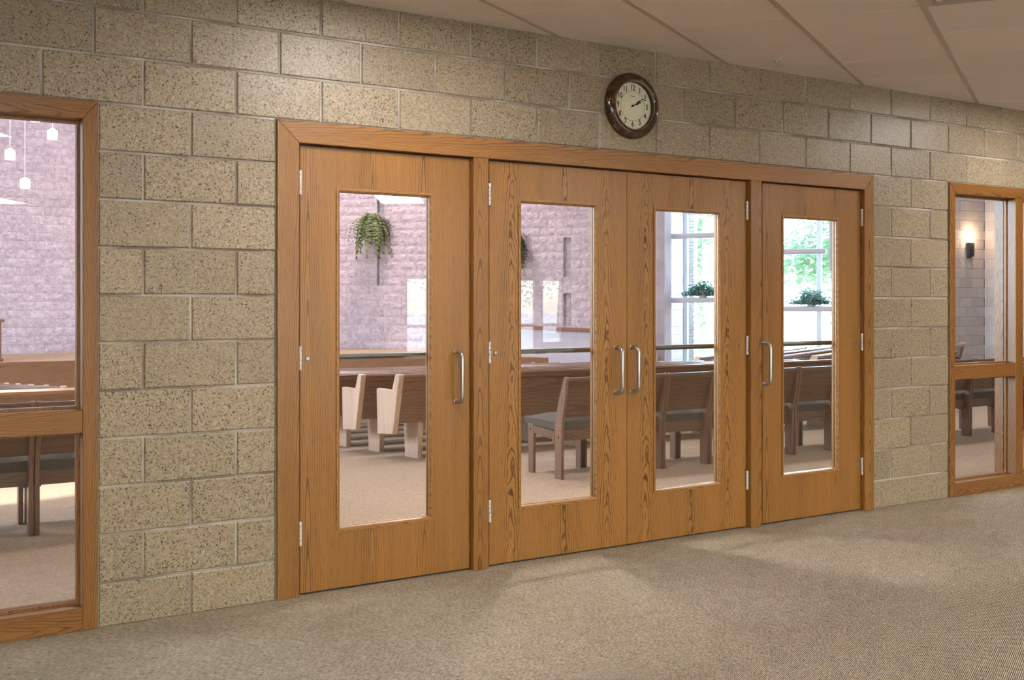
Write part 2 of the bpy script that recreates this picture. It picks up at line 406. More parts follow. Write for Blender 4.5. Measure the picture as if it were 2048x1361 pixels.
def clock_wood():
    m, nt, b, out = newmat('burl walnut'); g = N(nt)
    v = coords(g, False)
    f = g.noise(v, 26.0, 4, 0.7); f2 = g.noise(v, 90.0, 3, 0.6)
    t = g.m('ADD', g.m('MULTIPLY', f, 0.7), g.m('MULTIPLY', f2, 0.3))
    g.l(g.ramp(t, [(0.38, (0.014, 0.005, 0.003)), (0.54, (0.052, 0.018, 0.005)), (0.70, (0.17, 0.070, 0.012))]), b.inputs['Base Color'])
    b.inputs['Roughness'].default_value = 0.16; b.inputs['Coat Weight'].default_value = 0.6; b.inputs['Coat Roughness'].default_value = 0.08
    return m
M['clock_wood'] = clock_wood()

# ---------------------------------------------------------------- mesh helpers
class MB:
    def __init__(s): s.v = []; s.f = []; s.mi = []; s.cur = 0
    def add(s, vs, fs):
        o = len(s.v); s.v += [tuple(p) for p in vs]
        for f in fs: s.f.append([o + i for i in f]); s.mi.append(s.cur)
        return s
    def box(s, x0, x1, y0, y1, z0, z1):
        return s.add([(x0, y0, z0), (x1, y0, z0), (x1, y1, z0), (x0, y1, z0), (x0, y0, z1), (x1, y0, z1), (x1, y1, z1), (x0, y1, z1)],
                     [(0, 3, 2, 1), (4, 5, 6, 7), (0, 1, 5, 4), (1, 2, 6, 5), (2, 3, 7, 6), (3, 0, 4, 7)])
    def prism(s, poly, a0, a1, axis='X'):
        """poly: 2D points (CCW) in the plane across axis"""
        def P(p, a):
            return {'X': (a, p[0], p[1]), 'Y': (p[0], a, p[1]), 'Z': (p[0], p[1], a)}[axis]
        n = len(poly)
        vs = [P(p, a0) for p in poly] + [P(p, a1) for p in poly]
        fs = [list(range(n))[::-1], list(range(n, 2 * n))] + [(i, (i + 1) % n, n + (i + 1) % n, n + i) for i in range(n)]
        return s.add(vs, fs)
    def tube(s, path, r, k=10, cap=True):
        path = [Vector(p) for p in path]; n = len(path); rings = []
        up = Vector((0, 0, 1))
        prev = None
        for i, p in enumerate(path):
            t = (path[min(i + 1, n - 1)] - path[max(i - 1, 0)]).normalized()
            if prev is None:
                a = t.cross(up)
                if a.length < 1e-3: a = t.cross(Vector((1, 0, 0)))
                a.normalize()
            else:
                a = prev - t * prev.dot(t); a.normalize()
            prev = a; b = t.cross(a)
            rr = r[i] if isinstance(r, (list, tuple)) else r
            rings.append([p + (a * math.cos(2 * PI * j / k) + b * math.sin(2 * PI * j / k)) * rr for j in range(k)])
        vs = [q for ring in rings for q in ring]; fs = []
        for i in range(n - 1):
            for j in range(k):
                fs.append((i * k + j, i * k + (j + 1) % k, (i + 1) * k + (j + 1) % k, (i + 1) * k + j))
        if cap: fs += [tuple(range(k))[::-1], tuple(range((n - 1) * k, n * k))]
        return s.add(vs, fs)
    def lathe(s, prof, k=48, axis='Z', c=(0, 0, 0), a0=0.0, a1=2 * PI):
        """prof: (radius, height) list"""
        full = abs(a1 - a0 - 2 * PI) < 1e-6
        m = k if full else k + 1
        vs = []
        for (r, h) in prof:
            for j in range(m):
                a = a0 + (a1 - a0) * j / k
                x, y = r * math.cos(a), r * math.sin(a)
                if axis == 'Z': p = (c[0] + x, c[1] + y, c[2] + h)
                elif axis == 'Y': p = (c[0] + x, c[1] - h, c[2] + y)     # height towards -y
                else: p = (c[0] + h, c[1] + x, c[2] + y)
                vs.append(p)
        fs = []
        for i in range(len(prof) - 1):
            for j in range(k):
                fs.append((i * m + j, i * m + (j + 1) % m, (i + 1) * m + (j + 1) % m, (i + 1) * m + j))
        return s.add(vs, fs)
    def mesh(s, name, mat, smooth=False, bevel=0.0, seg=1, fix=True):
        me = bpy.data.meshes.new(name)
        me.from_pydata(s.v, [], s.f)
        mats = mat if isinstance(mat, (list, tuple)) else [mat]
        for q in mats: me.materials.append(q)
        if len(mats) > 1: me.polygons.foreach_set('material_index', s.mi)
        bm = bmesh.new(); bm.from_mesh(me)
        if fix:
            bmesh.ops.remove_doubles(bm, verts=bm.verts, dist=1e-6)
            bmesh.ops.recalc_face_normals(bm, faces=bm.faces)
        if bevel > 0:
            es = [e for e in bm.edges if len(e.link_faces) == 2 and e.calc_face_angle(0) > 0.5]
            bmesh.ops.bevel(bm, geom=es, offset=bevel, segments=seg, profile=0.5, affect='EDGES', clamp_overlap=True)
        bm.to_mesh(me); bm.free()
        if smooth:
            me.polygons.foreach_set('use_smooth', [True] * len(me.polygons))
            try: me.set_sharp_from_angle(angle=math.radians(38))
            except Exception: pass
        me.update()
        return me
    def build(s, name, mat, parent=None, smooth=False, bevel=0.0, seg=1, loc=None, rot=None, fix=True):
        return link(name, s.mesh(name, mat, smooth, bevel, seg, fix), parent, loc, rot)

def link(name, me, parent=None, loc=None, rot=None):
    o = bpy.data.objects.new(name, me); COL.objects.link(o)
    if parent is not None: o.parent = parent
    if loc is not None: o.location = loc
    if rot is not None: o.rotation_euler = rot
    return o

def empty(name, loc=(0, 0, 0), rz=0.0):
    o = bpy.data.objects.new(name, None); COL.objects.link(o)
    o.location = loc; o.rotation_euler = (0, 0, rz); o.empty_display_size = 0.1
    return o

def tag(o, label=None, cat=None, group=None, kind=None):
    if label: o['label'] = label
    if cat: o['category'] = cat
    if group: o['group'] = group
    if kind: o['kind'] = kind
    return o

def copy_tree(o, parent=None):
    kids = [c for c in bpy.data.objects if c.parent == o] if parent is None and False else list(o.children)
    c = o.copy(); COL.objects.link(c)
    if parent is not None: c.parent = parent
    for ch in kids: copy_tree(ch, c)
    return c

def project(p):
    q = Vector(p) - Vector(cam.location)
    fx, fy = math.sin(YAW), math.cos(YAW)
    z = q.x * fx + q.y * fy
    r = q.x * fy - q.y * fx
    return 1024 + F_PX * r / z, 604.82 - F_PX * q.z / z, z

# ================================================================ SETTING
MOD = 0.2032                       # half block / course module
def zc(v): return 0.183 + MOD * (v - 1)
CEIL = 2.80
SLOPE = 0.033
OPEN = [(-2.022, -0.391), (0.391, 4.488), (5.282, 6.915)]     # masonry openings along the wall
OPEN_TOP = 2.214
XL, XR = -12.0, 22.0
TOPZ = 9.2

# --- the block wall between lobby and hall
core = MB()
xs = [XL] + [q for o in OPEN for q in o] + [XR]
for i in range(0, len(xs), 2): core.box(xs[i], xs[i + 1], 0.007, 0.19, -0.02, OPEN_TOP)
core.box(XL, XR, 0.007, 0.19, OPEN_TOP, TOPZ)
wall_front = core.build('wall_front', M['mortar'])
tag(wall_front, 'speckled tan ground-face block wall around the oak doors', 'wall', kind='structure')

block_cache = {}
def block_mesh(w, h):
    k = (round(w, 3), round(h, 3))
    if k not in block_cache:
        b = MB(); w2, h2, c = w / 2, h / 2, 0.0045
        vs = [(-w2, 0.02, -h2), (w2, 0.02, -h2), (w2, 0.02, h2), (-w2, 0.02, h2),
              (-w2, c, -h2), (w2, c, -h2), (w2, c, h2), (-w2, c, h2),
              (-w2 + c, 0, -h2 + c), (w2 - c, 0, -h2 + c), (w2 - c, 0, h2 - c), (-w2 + c, 0, h2 - c)]
        fs = [(8, 9, 10, 11)] + [(4 + i, 4 + (i + 1) % 4, 8 + (i + 1) % 4, 8 + i) for i in range(4)] + [(i, (i + 1) % 4, 4 + (i + 1) % 4, 4 + i) for i in range(4)]
        b.add(vs, fs); block_cache[k] = b.mesh('block', M['block'])
    return block_cache[k]

J = 0.005
rng = random.Random(3)
far_blocks = MB()
for k in range(0, 14):
    z0 = 0.0 if k == 0 else zc(k); z1 = zc(k + 1)
    z1 = min(z1, CEIL + 0.012)
    if k == 13: z1 = CEIL + 0.012
    u = -14 + (k % 2)
    while u < 42:
        x0, x1 = u * MOD, (u + 2) * MOD
        parts = [(x0 + J, x1 - J)]
        if k <= 10:
            for (a, b_) in OPEN:
                new = []
                for (p, q) in parts:
                    if q <= a or p >= b_: new.append((p, q)); continue
                    if p < a - 0.006: new.append((p, a - 0.006))
                    if q > b_ + 0.006: new.append((b_ + 0.006, q))
                parts = new
        for (p, q) in parts:
            if q - p < 0.025: continue
            zz0 = z0 + (0.0 if k == 0 else J); zz1 = z1 - (J if k < 13 else 0)
            dy = rng.uniform(-0.0012, 0.0012)
            if -2.6 < p and q < 8.0:
                o = link('block', block_mesh(q - p, zz1 - zz0), wall_front, ((p + q) / 2, dy, (zz0 + zz1) / 2),
                         (rng.uniform(-0.004, 0.004), rng.uniform(-0.0015, 0.0015), rng.uniform(-0.003, 0.003)))
            else:
                far_blocks.box(p, q, 0, 0.02, zz0, zz1)
        u += 2
fb = far_blocks.build('block_field', M['block'], wall_front); fb['kind'] = 'stuff'
# caulk beads where masonry meets the timber frames
cb = MB()
for (a, b_) in OPEN:
    for e in (a, b_): cb.box(e - 0.0065, e + 0.0065, 0.0, 0.012, 0.0, OPEN_TOP)
    cb.box(a, b_, 0.001, 0.012, OPEN_TOP - 0.002, OPEN_TOP + 0.006)
cb.build('caulk_joint', M['caulk'], wall_front)

# --- floors
fl = MB(); fl.add([(XL, -20, 0), (XR, -20, 0), (XR, 0.10, 0), (XL, 0.10, 0)], [(0, 1, 2, 3)])
fl.add([(XL, -20, -0.1), (XR, -20, -0.1), (XR, 0.10, -0.1), (XL, 0.10, -0.1)], [(3, 2, 1, 0)])
floor = fl.build('floor', M['carpet'], fix=False)
tag(floor, 'beige ribbed loop carpet in front of the oak doors', 'carpet', kind='structure')

HS, HY0 = 0.055, 3.0               # hall floor falls towards the chancel
def hall_z(y): return 0.0 if y < HY0 else -HS * (min(y, 17.0) - HY0)
hf = MB()
ys = [0.10, HY0, 17.0, 24.0]
vs = []
for y in ys: vs += [(XL, y, hall_z(y)), (XR + 4, y, hall_z(y))]
hf.add(vs, [(0, 1, 3, 2), (2, 3, 5, 4), (4, 5, 7, 6)])
hall_floor = hf.build('floor', M['hall_carpet'], fix=False)
tag(hall_floor, 'tan hall carpet sloping down beyond the glass doors', 'carpet', kind='structure')

# --- lobby ceiling: tilted grid of square tiles turned 30 degrees to the wall
ceil = MB(); ceil.box(XL, XR, -4.6, 0.006, 0.03, 0.06)
ceiling = ceil.build('ceiling', M['plaster'], None, loc=(0, 0, CEIL), rot=(math.atan(SLOPE), 0, 0))
tag(ceiling, 'beige suspended tile ceiling sloping above the block wall', 'ceiling', kind='structure')
GA = math.radians(30.2)
e1 = Vector((math.cos(GA), math.sin(GA))); e2 = Vector((-math.sin(GA), math.cos(GA)))
TM = 0.6096; GO = Vector((3.19, 0.0)); C0 = -0.377
def gp(i, j):       # grid corner: i along e1 (cross lines), j along e2 (main lines)
    return GO + e1 * (C0 + i * TM) + e2 * (j * TM)
def clip(poly, ymax, ymin=-4.55):
    def half(pl, keep, inter):
        out = []
        for a, b_ in zip(pl, pl[1:] + pl[:1]):
            ka, kb = keep(a), keep(b_)
            if ka: out.append(a)
            if ka != kb: out.append(inter(a, b_))
        return out
    f = lambda Y: (lambda a, b_: a + (b_ - a) * ((Y - a.y) / (b_.y - a.y)))
    poly = half(poly, lambda p: p.y <= ymax, f(ymax))
    if poly: poly = half(poly, lambda p: p.y >= ymin, f(ymin))
    return poly
def cell_of(x, y):
    d = Vector((x, y)) - GO
    return math.floor((d.dot(e1) - C0) / TM), math.floor(d.dot(e2) / TM)
lit_cells = [cell_of(0.95, -1.0), cell_of(5.77, -1.0)]
vent_cell = (-2, -3)
special = set(lit_cells + [vent_cell])
tile_me = MB()
h = TM / 2 - 0.010
tile_me.add([(-h, -h, 0.0), (h, -h, 0.0), (h, h, 0.0), (-h, h, 0.0), (-h - 0.006, -h - 0.006, 0.008), (h + 0.006, -h - 0.006, 0.008), (h + 0.006, h + 0.006, 0.008), (-h - 0.006, h + 0.006, 0.008)],
            [(3, 2, 1, 0), (0, 1, 5, 4), (1, 2, 6, 5), (2, 3, 7, 6), (3, 0, 4, 7)])
tile_me = tile_me.mesh('ceiling_tile', M['tile'])
rest_tiles = MB()
for i in range(-20, 24):
    for j in range(-16, 14):
        cs = [gp(i, j), gp(i + 1, j), gp(i + 1, j + 1), gp(i, j + 1)]
        ctr = (cs[0] + cs[2]) / 2
        if ctr.y > 0.45 or ctr.y < -4.9 or ctr.x < -8 or ctr.x > 16: continue
        if (i, j) in special: continue
        cl = clip(cs, 0.004)
        if len(cl) < 3: continue
        near = ctr.y > -3.1 and -1.5 < ctr.x < 9.0
        whole = all(c.y <= 0.004 and c.y >= -4.55 for c in cs)
        if near and whole:
            link('ceiling_tile', tile_me, ceiling, (ctr.x, ctr.y, 0.0), (0, 0, GA))
        else:
            cc = sum(cl, Vector((0, 0))) / len(cl)
            sh = [c + (cc - c).normalized() * min(0.009, (cc - c).length * 0.5) for c in cl]
            mb = MB() if near else rest_tiles
            n = len(sh)
            mb.add([(p.x, p.y, 0.0) for p in sh] + [(p.x, p.y, 0.008) for p in cl], [list(range(n))[::-1]] + [(q, (q + 1) % n, n + (q + 1) % n, n + q) for q in range(n)])
            if near: mb.build('ceiling_tile', M['tile'], ceiling)
rt = rest_tiles.build('ceiling_tile_field', M['tile'], ceiling); rt['kind'] = 'stuff'
def strip(a, b_, w, z0, z1, name, mat):
    d = (b_ - a).normalized(); n = Vector((-d.y, d.x)) * w / 2
    pl = clip([a + n, a - n, b_ - n, b_ + n], 0.004)
    if len(pl) < 3: return
    k = len(pl); mb = MB()
    # order keeps the outline
    mb.add([(p.x, p.y, z0) for p in pl] + [(p.x, p.y, z1) for p in pl], [list(range(k))[::-1], list(range(k, 2 * k))] + [(q, (q + 1) % k, k + (q + 1) % k, k + q) for q in range(k)])
    mb.build(name, mat, ceiling)
for j in range(-14, 14): strip(gp(-22, j), gp(26, j), 0.026, -0.0045, 0.010, 'main_runner', M['tbar'])
for i in range(-22, 26): strip(gp(i, -16), gp(i, 16), 0.013, -0.002, 0.010, 'cross_tee', M['tee'])
rear = MB(); zr = CEIL - SLOPE * 4.55
rear.box(XL, XR, -20, -4.55, zr, zr + 0.03)
rear_c = rear.build('ceiling', M['tile']); tag(rear_c, 'flat beige ceiling deeper in the lobby behind the viewer', 'ceiling', kind='structure')

def troffer(x, y, z, sx, sy, rz, name, label, lens, parent=None, tilt=0.0, cat='ceiling light'):
    r = empty(name, (x, y, z), rz)
    if tilt: r.rotation_euler = (Matrix.Rotation(tilt, 3, 'X') @ Matrix.Rotation(rz, 3, 'Z')).to_euler()
    w = 0.028
    f = MB(); f.box(-sx / 2, sx / 2, -sy / 2, -sy / 2 + w, -0.008, 0.02); f.box(-sx / 2, sx / 2, sy / 2 - w, sy / 2, -0.008, 0.02)
    f.box(-sx / 2, -sx / 2 + w, -sy / 2 + w, sy / 2 - w, -0.008, 0.02); f.box(sx / 2 - w, sx / 2, -sy / 2 + w, sy / 2 - w, -0.008, 0.02)
    f.build('fixture_frame', M['white_paint'], r)
    l = MB(); l.box(-sx / 2 + w, sx / 2 - w, -sy / 2 + w, sy / 2 - w, 0.0, 0.012)
    l.build('lens', lens, r)
    tag(r, label, cat)
    return r
tilt = math.atan(SLOPE)
for (i, j), lab in zip(lit_cells, ('lit square ceiling panel above the left door', 'lit square ceiling panel above the right window')):
    c = (gp(i, j) + gp(i + 1, j + 1)) / 2
    troffer(c.x, c.y, CEIL + SLOPE * c.y, TM - 0.03, TM - 0.03, GA, 'ceiling_light', lab, M['lens'], tilt=tilt)
c = (gp(*vent_cell) + gp(vent_cell[0] + 1, vent_cell[1] + 1)) / 2
vr = empty('ceiling_vent', (c.x, c.y, CEIL + SLOPE * c.y), 0)
vr.rotation_euler = (Matrix.Rotation(tilt, 3, 'X') @ Matrix.Rotation(GA, 3, 'Z')).to_euler()
tag(vr, 'unlit beige ceiling air vent at the top right corner', 'vent', kind=None)
hh = TM / 2 - 0.014
f = MB(); w = 0.03
f.box(-hh, hh, -hh, -hh + w, -0.01, 0.012); f.box(-hh, hh, hh - w, hh, -0.01, 0.012); f.box(-hh, -hh + w, -hh + w, hh - w, -0.01, 0.012); f.box(hh - w, hh, -hh + w, hh - w, -0.01, 0.012)
f.build('vent_frame', M['tbar'], vr)
for q in range(9):
    yy = -hh + w + 0.03 + q * (2 * hh - 2 * w - 0.06) / 8
    MB().box(-hh + w, hh - w, yy - 0.012, yy + 0.012, 0.002, 0.006).build('louver', M['tee'], vr)
MB().box(-hh + w, hh - w, -hh + w, hh - w, 0.012, 0.016).build('backing', M['tbar'], vr)
# rear lobby troffers (first three mirrored in the glass, others added for light)
for n, (x, y) in enumerate(((-0.53, -4.13), (0.25, -9.81), (4.55, -7.13), (-5.0, -7.4), (4.6, -14.2), (-4.0, -11.0), (2.4, -5.2), (5.5, -4.9), (8.2, -5.0), (7.4, -10.5), (12.0, -9.0), (16.0, -9.5))):
    troffer(x, y, (CEIL + SLOPE * y if y > -4.55 else zr) - 0.004, 0.6, 1.2, GA, 'ceiling_light', 'long lit panel of the rear lobby ceiling', M['lens'])
for o in [q for q in bpy.data.objects if q.name.startswith('ceiling_light') and 'rear lobby' in q.get('label', '')]:
    o['label'] = 'long lit ceiling panel of the rear lobby, some mirrored in the glass, some added for light'; o['group'] = 'rear lobby ceiling panels'

# sprinkler
sp = empty('fire_sprinkler', (3.30, -0.285, CEIL + SLOPE * -0.285))
tag(sp, 'small white pendant fire sprinkler on the tile ceiling', 'sprinkler')
MB().lathe([(0, 0.0), (0.040, 0.0), (0.040, -0.004), (0.030, -0.012), (0.012, -0.014), (0, -0.014)], 24).build('escutcheon', M['white_paint'], sp, smooth=True)
MB().lathe([(0.0, -0.012), (0.008, -0.012), (0.008, -0.024), (0.0, -0.024)], 12).build('nozzle', M['steel'], sp, smooth=True)
mb = MB()
for s in (-1, 1): mb.tube([(s * 0.006, 0, -0.022), (s * 0.012, 0, -0.032), (s * 0.009, 0, -0.044), (0, 0, -0.050)], 0.0022, 6)
mb.build('yoke', M['white_paint'], sp, smooth=True)
MB().lathe([(0, -0.050), (0.013, -0.050), (0.013, -0.052), (0, -0.052)], 16).build('deflector', M['white_paint'], sp)

# --- lobby far side: outer wall with glazed openings (last three mirrored in the door glass)
YB = -20.0
bw = MB()
gl_open = [(-11.0, -7.8), (-7.6, -4.4), (-4.2, -1.0), (4.5, 6.6), (6.7, 8.8), (11.0, 11.88), (13.95, 15.05), (15.2, 15.95)]  # first five openings added out of sight so daylight brightens the ceiling
px = XL
for (a, b_) in gl_open:
    bw.box(px, a, YB - 0.2, YB, 0, zr); bw.box(a, b_, YB - 0.2, YB, 2.05, zr); px = b_
    if a in (15.2,): bw.box(a, b_, YB - 0.2, YB, 0, 0.16)
bw.box(px, XR, YB - 0.2, YB, 0, zr)
wall_rear = bw.build('wall_rear', M['plaster']); tag(wall_rear, 'pale outer lobby wall with glazed openings behind the viewer', 'wall', kind='structure')
for n, (a, b_) in enumerate(gl_open):
    r = empty('window_%d' % (n + 4), ((a + b_) / 2, YB, 0)); tag(r, 'glazed lobby opening behind the viewer, some mirrored in the door glass, some added for daylight', 'window', 'lobby openings', 'structure')
    w2 = (b_ - a) / 2; z0 = 0.16 if a in (15.2,) else 0.0
    f = MB()
    f.box(-w2, -w2 + 0.06, -0.1, 0, z0, 2.05); f.box(w2 - 0.06, w2, -0.1, 0, z0, 2.05); f.box(-w2, w2, -0.1, 0, 1.97, 2.05); f.box(-w2, w2, -0.1, 0, z0, z0 + 0.10)
    f.box(-w2, w2, -0.1, 0, 0.70, 0.78)
    if b_ - a > 1.5: f.box(-0.05, 0.05, -0.1, 0, z0, 2.05)
    f.build('window_frame', M['oak_z'], r)
    MB().box(-w2, w2, -0.06, -0.052, z0, 2.05).build('pane', M['window_glass'], r)
for nm, x0, x1, lab in (('wall_left', XL - 0.2, XL, 'left'), ('wall_right', XR, XR + 0.2, 'right')):
    o = MB().box(x0, x1, YB, 0.0, 0, zr + 0.3).build(nm, M['plaster']); tag(o, 'pale plaster lobby side wall far out on the %s' % lab, 'wall', kind='structure')
roof = MB().box(XL - 0.3, XR + 0.3, YB - 0.4, 0.007, CEIL + 0.12, CEIL + 0.3).build('lobby_roof', M['plaster'])
tag(roof, 'flat lobby roof slab above the tile ceiling', 'roof', kind='structure')

# ================================================================ DOOR FRAME
FY = -0.012
trim = empty('trim_1', (2.44, 0, 0)); tag(trim, 'long oak frame around the four glazed doors', 'door frame', kind='structure')
def tpart(mb, name, mat, bevel=0.002):
    o = mb.build(name, mat, None, bevel=bevel); o.parent = trim; o.matrix_parent_inverse = Matrix.Translation((-2.44, 0, 0)); return o
HB, HT = 2.113, 2.214
tpart(MB().prism([(0.391, 0), (0.497, 0), (0.497, HB), (0.391, HT)], FY, 0.012, 'Y'), 'side_casing', M['oak_z'])
tpart(MB().prism([(4.395, 0), (4.488, 0), (4.488, HT), (4.395, HB)], FY, 0.012, 'Y'), 'side_casing', M['oak_z'])
tpart(MB().prism([(0.391, HT), (0.4975, HB), (4.3945, HB), (4.488, HT)], FY, 0.012, 'Y'), 'head_casing', M['oak_x'])
tpart(MB().box(1.430, 1.520, FY, 0.19, 0, HB), 'mullion_post', M['oak_z'])
tpart(MB().box(3.372, 3.462, FY, 0.19, 0, HB), 'mullion_post', M['oak_z'])
tpart(MB().box(0.391, 0.4955, 0.012, 0.20, 0, HT), 'jamb', M['oak_dark_z'])
tpart(MB().box(4.3955, 4.488, 0.012, 0.20, 0, HT), 'jamb', M['oak_dark_z'])
tpart(MB().box(0.4955, 4.3955, 0.012, 0.20, HB, HT), 'head_jamb', M['oak_dark_x'])
for (a, b_) in ((0.4955, 1.43), (1.52, 3.372), (3.462, 4.3955)):
    tpart(MB().box(a, b_, 0.066, 0.085, HB - 0.016, HB), 'door_stop', M['oak_dark_x'], 0)

# ================================================================ DOORS
DY, DT = 0.018, 0.045
DZ0, DZ1 = 0.010, 2.104
GZ0, GZ1 = 0.283, 1.912
def make_door(n, x0, x1, gx0, gx1, hinge_left, mat, label, pull_x):
    r = empty('door_%d' % n, (x0, DY, 0)); tag(r, label, 'door', kind='structure')
    w = x1 - x0; a, b_ = gx0 - x0, gx1 - x0
    L = MB()
    for y in (0, DT):
        L.add([(0, y, DZ0), (w, y, DZ0), (w, y, DZ1), (0, y, DZ1), (a, y, GZ0), (b_, y, GZ0), (b_, y, GZ1), (a, y, GZ1)],
              [(0, 1, 5, 4), (1, 2, 6, 5), (2, 3, 7, 6), (3, 0, 4, 7)])
    L.add([(0, 0, DZ0), (w, 0, DZ0), (w, 0, DZ1), (0, 0, DZ1), (0, DT, DZ0), (w, DT, DZ0), (w, DT, DZ1), (0, DT, DZ1)], [(0, 1, 5, 4), (1, 2, 6, 5), (2, 3, 7, 6), (3, 0, 4, 7)])
    L.add([(a, 0, GZ0), (b_, 0, GZ0), (b_, 0, GZ1), (a, 0, GZ1), (a, DT, GZ0), (b_, DT, GZ0), (b_, DT, GZ1), (a, DT, GZ1)], [(0, 4, 5, 1), (1, 5, 6, 2), (2, 6, 7, 3), (3, 7, 4, 0)])
    L.build('door_leaf', mat, r)
    # glazing beads: mitred frames with a rounded nose, both faces
    bw_, pr = 0.020, 0.005
    for sgn in (-1, 1):
        yf = -pr if sgn < 0 else DT + pr
        yg = 0.0195 if sgn < 0 else DT - 0.0195
        ym = yf - sgn * 0.004
        prof = [(0.0, yf), (0.55, yf), (0.85, ym), (1.0, ym + (yg - ym) * 0.35), (1.0, yg)]
        for side in range(4):
            vs = []
            for (t, y) in prof:
                i = t * bw_ - 0.006
                xa, xb, za, zb = a + i, b_ - i, GZ0 + i, GZ1 - i
                e = [((xa, za), (xb, za)), ((xb, za), (xb, zb)), ((xb, zb), (xa, zb)), ((xa, zb), (xa, za))][side]
                vs += [(e[0][0], y, e[0][1]), (e[1][0], y, e[1][1])]
            k = len(prof)
            fs = [(2 * q, 2 * q + 1, 2 * q + 3, 2 * q + 2) for q in range(k - 1)]
            MB().add(vs, fs).build('glazing_bead', M['oak_bead'] if side in (0, 2) else M['oak_bead_z'], r, smooth=False)
    MB().box(a - 0.002, b_ + 0.002, 0.0195, 0.0255, GZ0 - 0.002, GZ1 + 0.002).build('pane', M['glass'], r)
    # three butt hinges with five knuckles
    hx = -0.0035 if hinge_left else w + 0.003
    for hz in (1.93, 1.11, 0.29):
        hb = MB()
        for q in range(5):
            z0 = hz - 0.057 + q * 0.0228
            hb.lathe([(0, z0 + 0.0008), (0.0068, z0 + 0.0008), (0.0078, z0 + 0.003), (0.0078, z0 + 0.0200), (0.0068, z0 + 0.0222), (0, z0 + 0.0222)], 12, 'Z', (hx, -0.009, 0))
        hb.box(hx - 0.003, hx + 0.003, -0.009, 0.006, hz - 0.057, hz + 0.057)
        hb.build('hinge', M['hinge'], r, smooth=True)
    # D pull handle on the free stile
    hxx = pull_x - x0; z0, z1, off, rad, br = 0.868, 1.118, -0.062, 0.0115, 0.030
    path = [(hxx, 0.0, z0)]
    for q in range(7): t = q / 6 * PI / 2; path.append((hxx, off + br - br * math.sin(t), z0 + br - br * math.cos(t)))
    for q in range(7): t = q / 6 * PI / 2; path.append((hxx, off + br - br * math.cos(t), z1 - br + br * math.sin(t)))
    path.append((hxx, 0.0, z1))
    pl = MB().tube(path, rad, 16).build('pull_handle', M['steel'], r, smooth=True)
    ros = MB()
    for zz in (z0, z1): ros.lathe([(0, 0.0), (0.0145, 0.0), (0.0145, 0.002), (0.012, 0.003), (0, 0.003)], 18, 'Y', (hxx, 0, zz))
    ros.build('rosette', M['dark_steel'], pl)
    # cylinder near the hinge stile, push bar on the hall side
    cx = 0.036 if hinge_left else w - 0.050
    MB().lathe([(0.0, 0.004), (0.004, 0.004), (0.0045, 0.0062), (0.0095, 0.0062), (0.0115, 0.004), (0.0125, 0.0), (0, 0)], 20, 'Y', (cx, 0, 1.108)).build('lock_cylinder', M['dark_steel'], r, smooth=True)
    pb = MB().tube([(0.05, DT + 0.068, 1.105), (w - 0.05, DT + 0.068, 1.105)], 0.0150, 14).build('push_bar', M['bar'], r, smooth=True)
    for xx in (0.03, w - 0.09):
        MB().box(xx, xx + 0.06, DT, DT + 0.075, 1.06, 1.15).build('bar_bracket', M['dark_steel'], pb, bevel=0.006)
    MB().box(0.003, w - 0.003, 0.012, 0.034, 0.002, DZ0 + 0.001).build('door_sweep', M['rubber'], r)
    return r
make_door(1, 0.5125, 1.4215, 0.698, 1.206, True, M['door_straight'], 'leftmost oak door with tall glass, left of the post', 1.346)
make_door(2, 1.5415, 2.4410, 1.725, 2.232, True, M['door_figured'], 'left leaf of the middle oak double doors, bold grain', 2.363)
make_door(3, 2.4450, 3.3570, 2.640, 3.150, False, M['door_figured'], 'right leaf of the middle oak double doors, bold grain', 2.478)
make_door(4, 3.4970, 4.3900, 3.669, 4.176, False, M['door_straight'], 'rightmost oak door with tall glass, bright window behind', 3.503)

# ================================================================ SIDE WINDOWS
def make_window(n, x0, x1, label):
    r = empty('window_%d' % n, (x0, 0, 0)); tag(r, label, 'window', kind='structure')
    w = x1 - x0; y0, y1, yg = FY, 0.160, 0.075
    c, ct, cbm, mw = 0.0605, 0.075, 0.096, 0.093
    mx = w / 2
    Z, X = M['oak_dark_z'], M['oak_dark_x']
    MB().prism([(0, 0), (c, 0), (c, OPEN_TOP - ct), (0, OPEN_TOP)], y0, y1, 'Y').build('stile', Z, r, bevel=0.002)
    MB().prism([(w - c, 0), (w, 0), (w, OPEN_TOP), (w - c, OPEN_TOP - ct)], y0, y1, 'Y').build('stile', Z, r, bevel=0.002)
    MB().prism([(0, OPEN_TOP), (c + 0.0003, OPEN_TOP - ct), (w - c - 0.0003, OPEN_TOP - ct), (w, OPEN_TOP)], y0, y1, 'Y').build('head_rail', X, r, bevel=0.002)
    MB().box(c, w - c, y0, y1, 0, cbm).build('sill_rail', X, r, bevel=0.002)
    MB().box(mx - mw / 2, mx + mw / 2, y0, y1, cbm, OPEN_TOP - ct).build('mullion_post', Z, r, bevel=0.002)
    for (a, b_) in ((c, mx - mw / 2), (mx + mw / 2, w - c)):
        MB().box(a, b_, y0 + 0.001, y1 - 0.01, 0.826, 0.922).build('transom_rail', X, r, bevel=0.002)
        for (za, zb) in ((cbm, 0.826), (0.922, OPEN_TOP - ct)):
            MB().box(a, b_, yg, yg + 0.006, za, zb).build('pane', M['glass'], r)
            for (ya, yb) in ((yg - 0.016, yg), (yg + 0.006, yg + 0.022)):
                st = MB(); q = 0.012
                st.box(a, b_, ya, yb, za, za + q); st.box(a, b_, ya, yb, zb - q, zb); st.box(a, a + q, ya, yb, za + q, zb - q); st.box(b_ - q, b_, ya, yb, za + q, zb - q)
                st.build('glazing_stop', Z, r)
    return r
make_window(1, -2.022, -0.391, 'oak framed window with transom left of the doors')
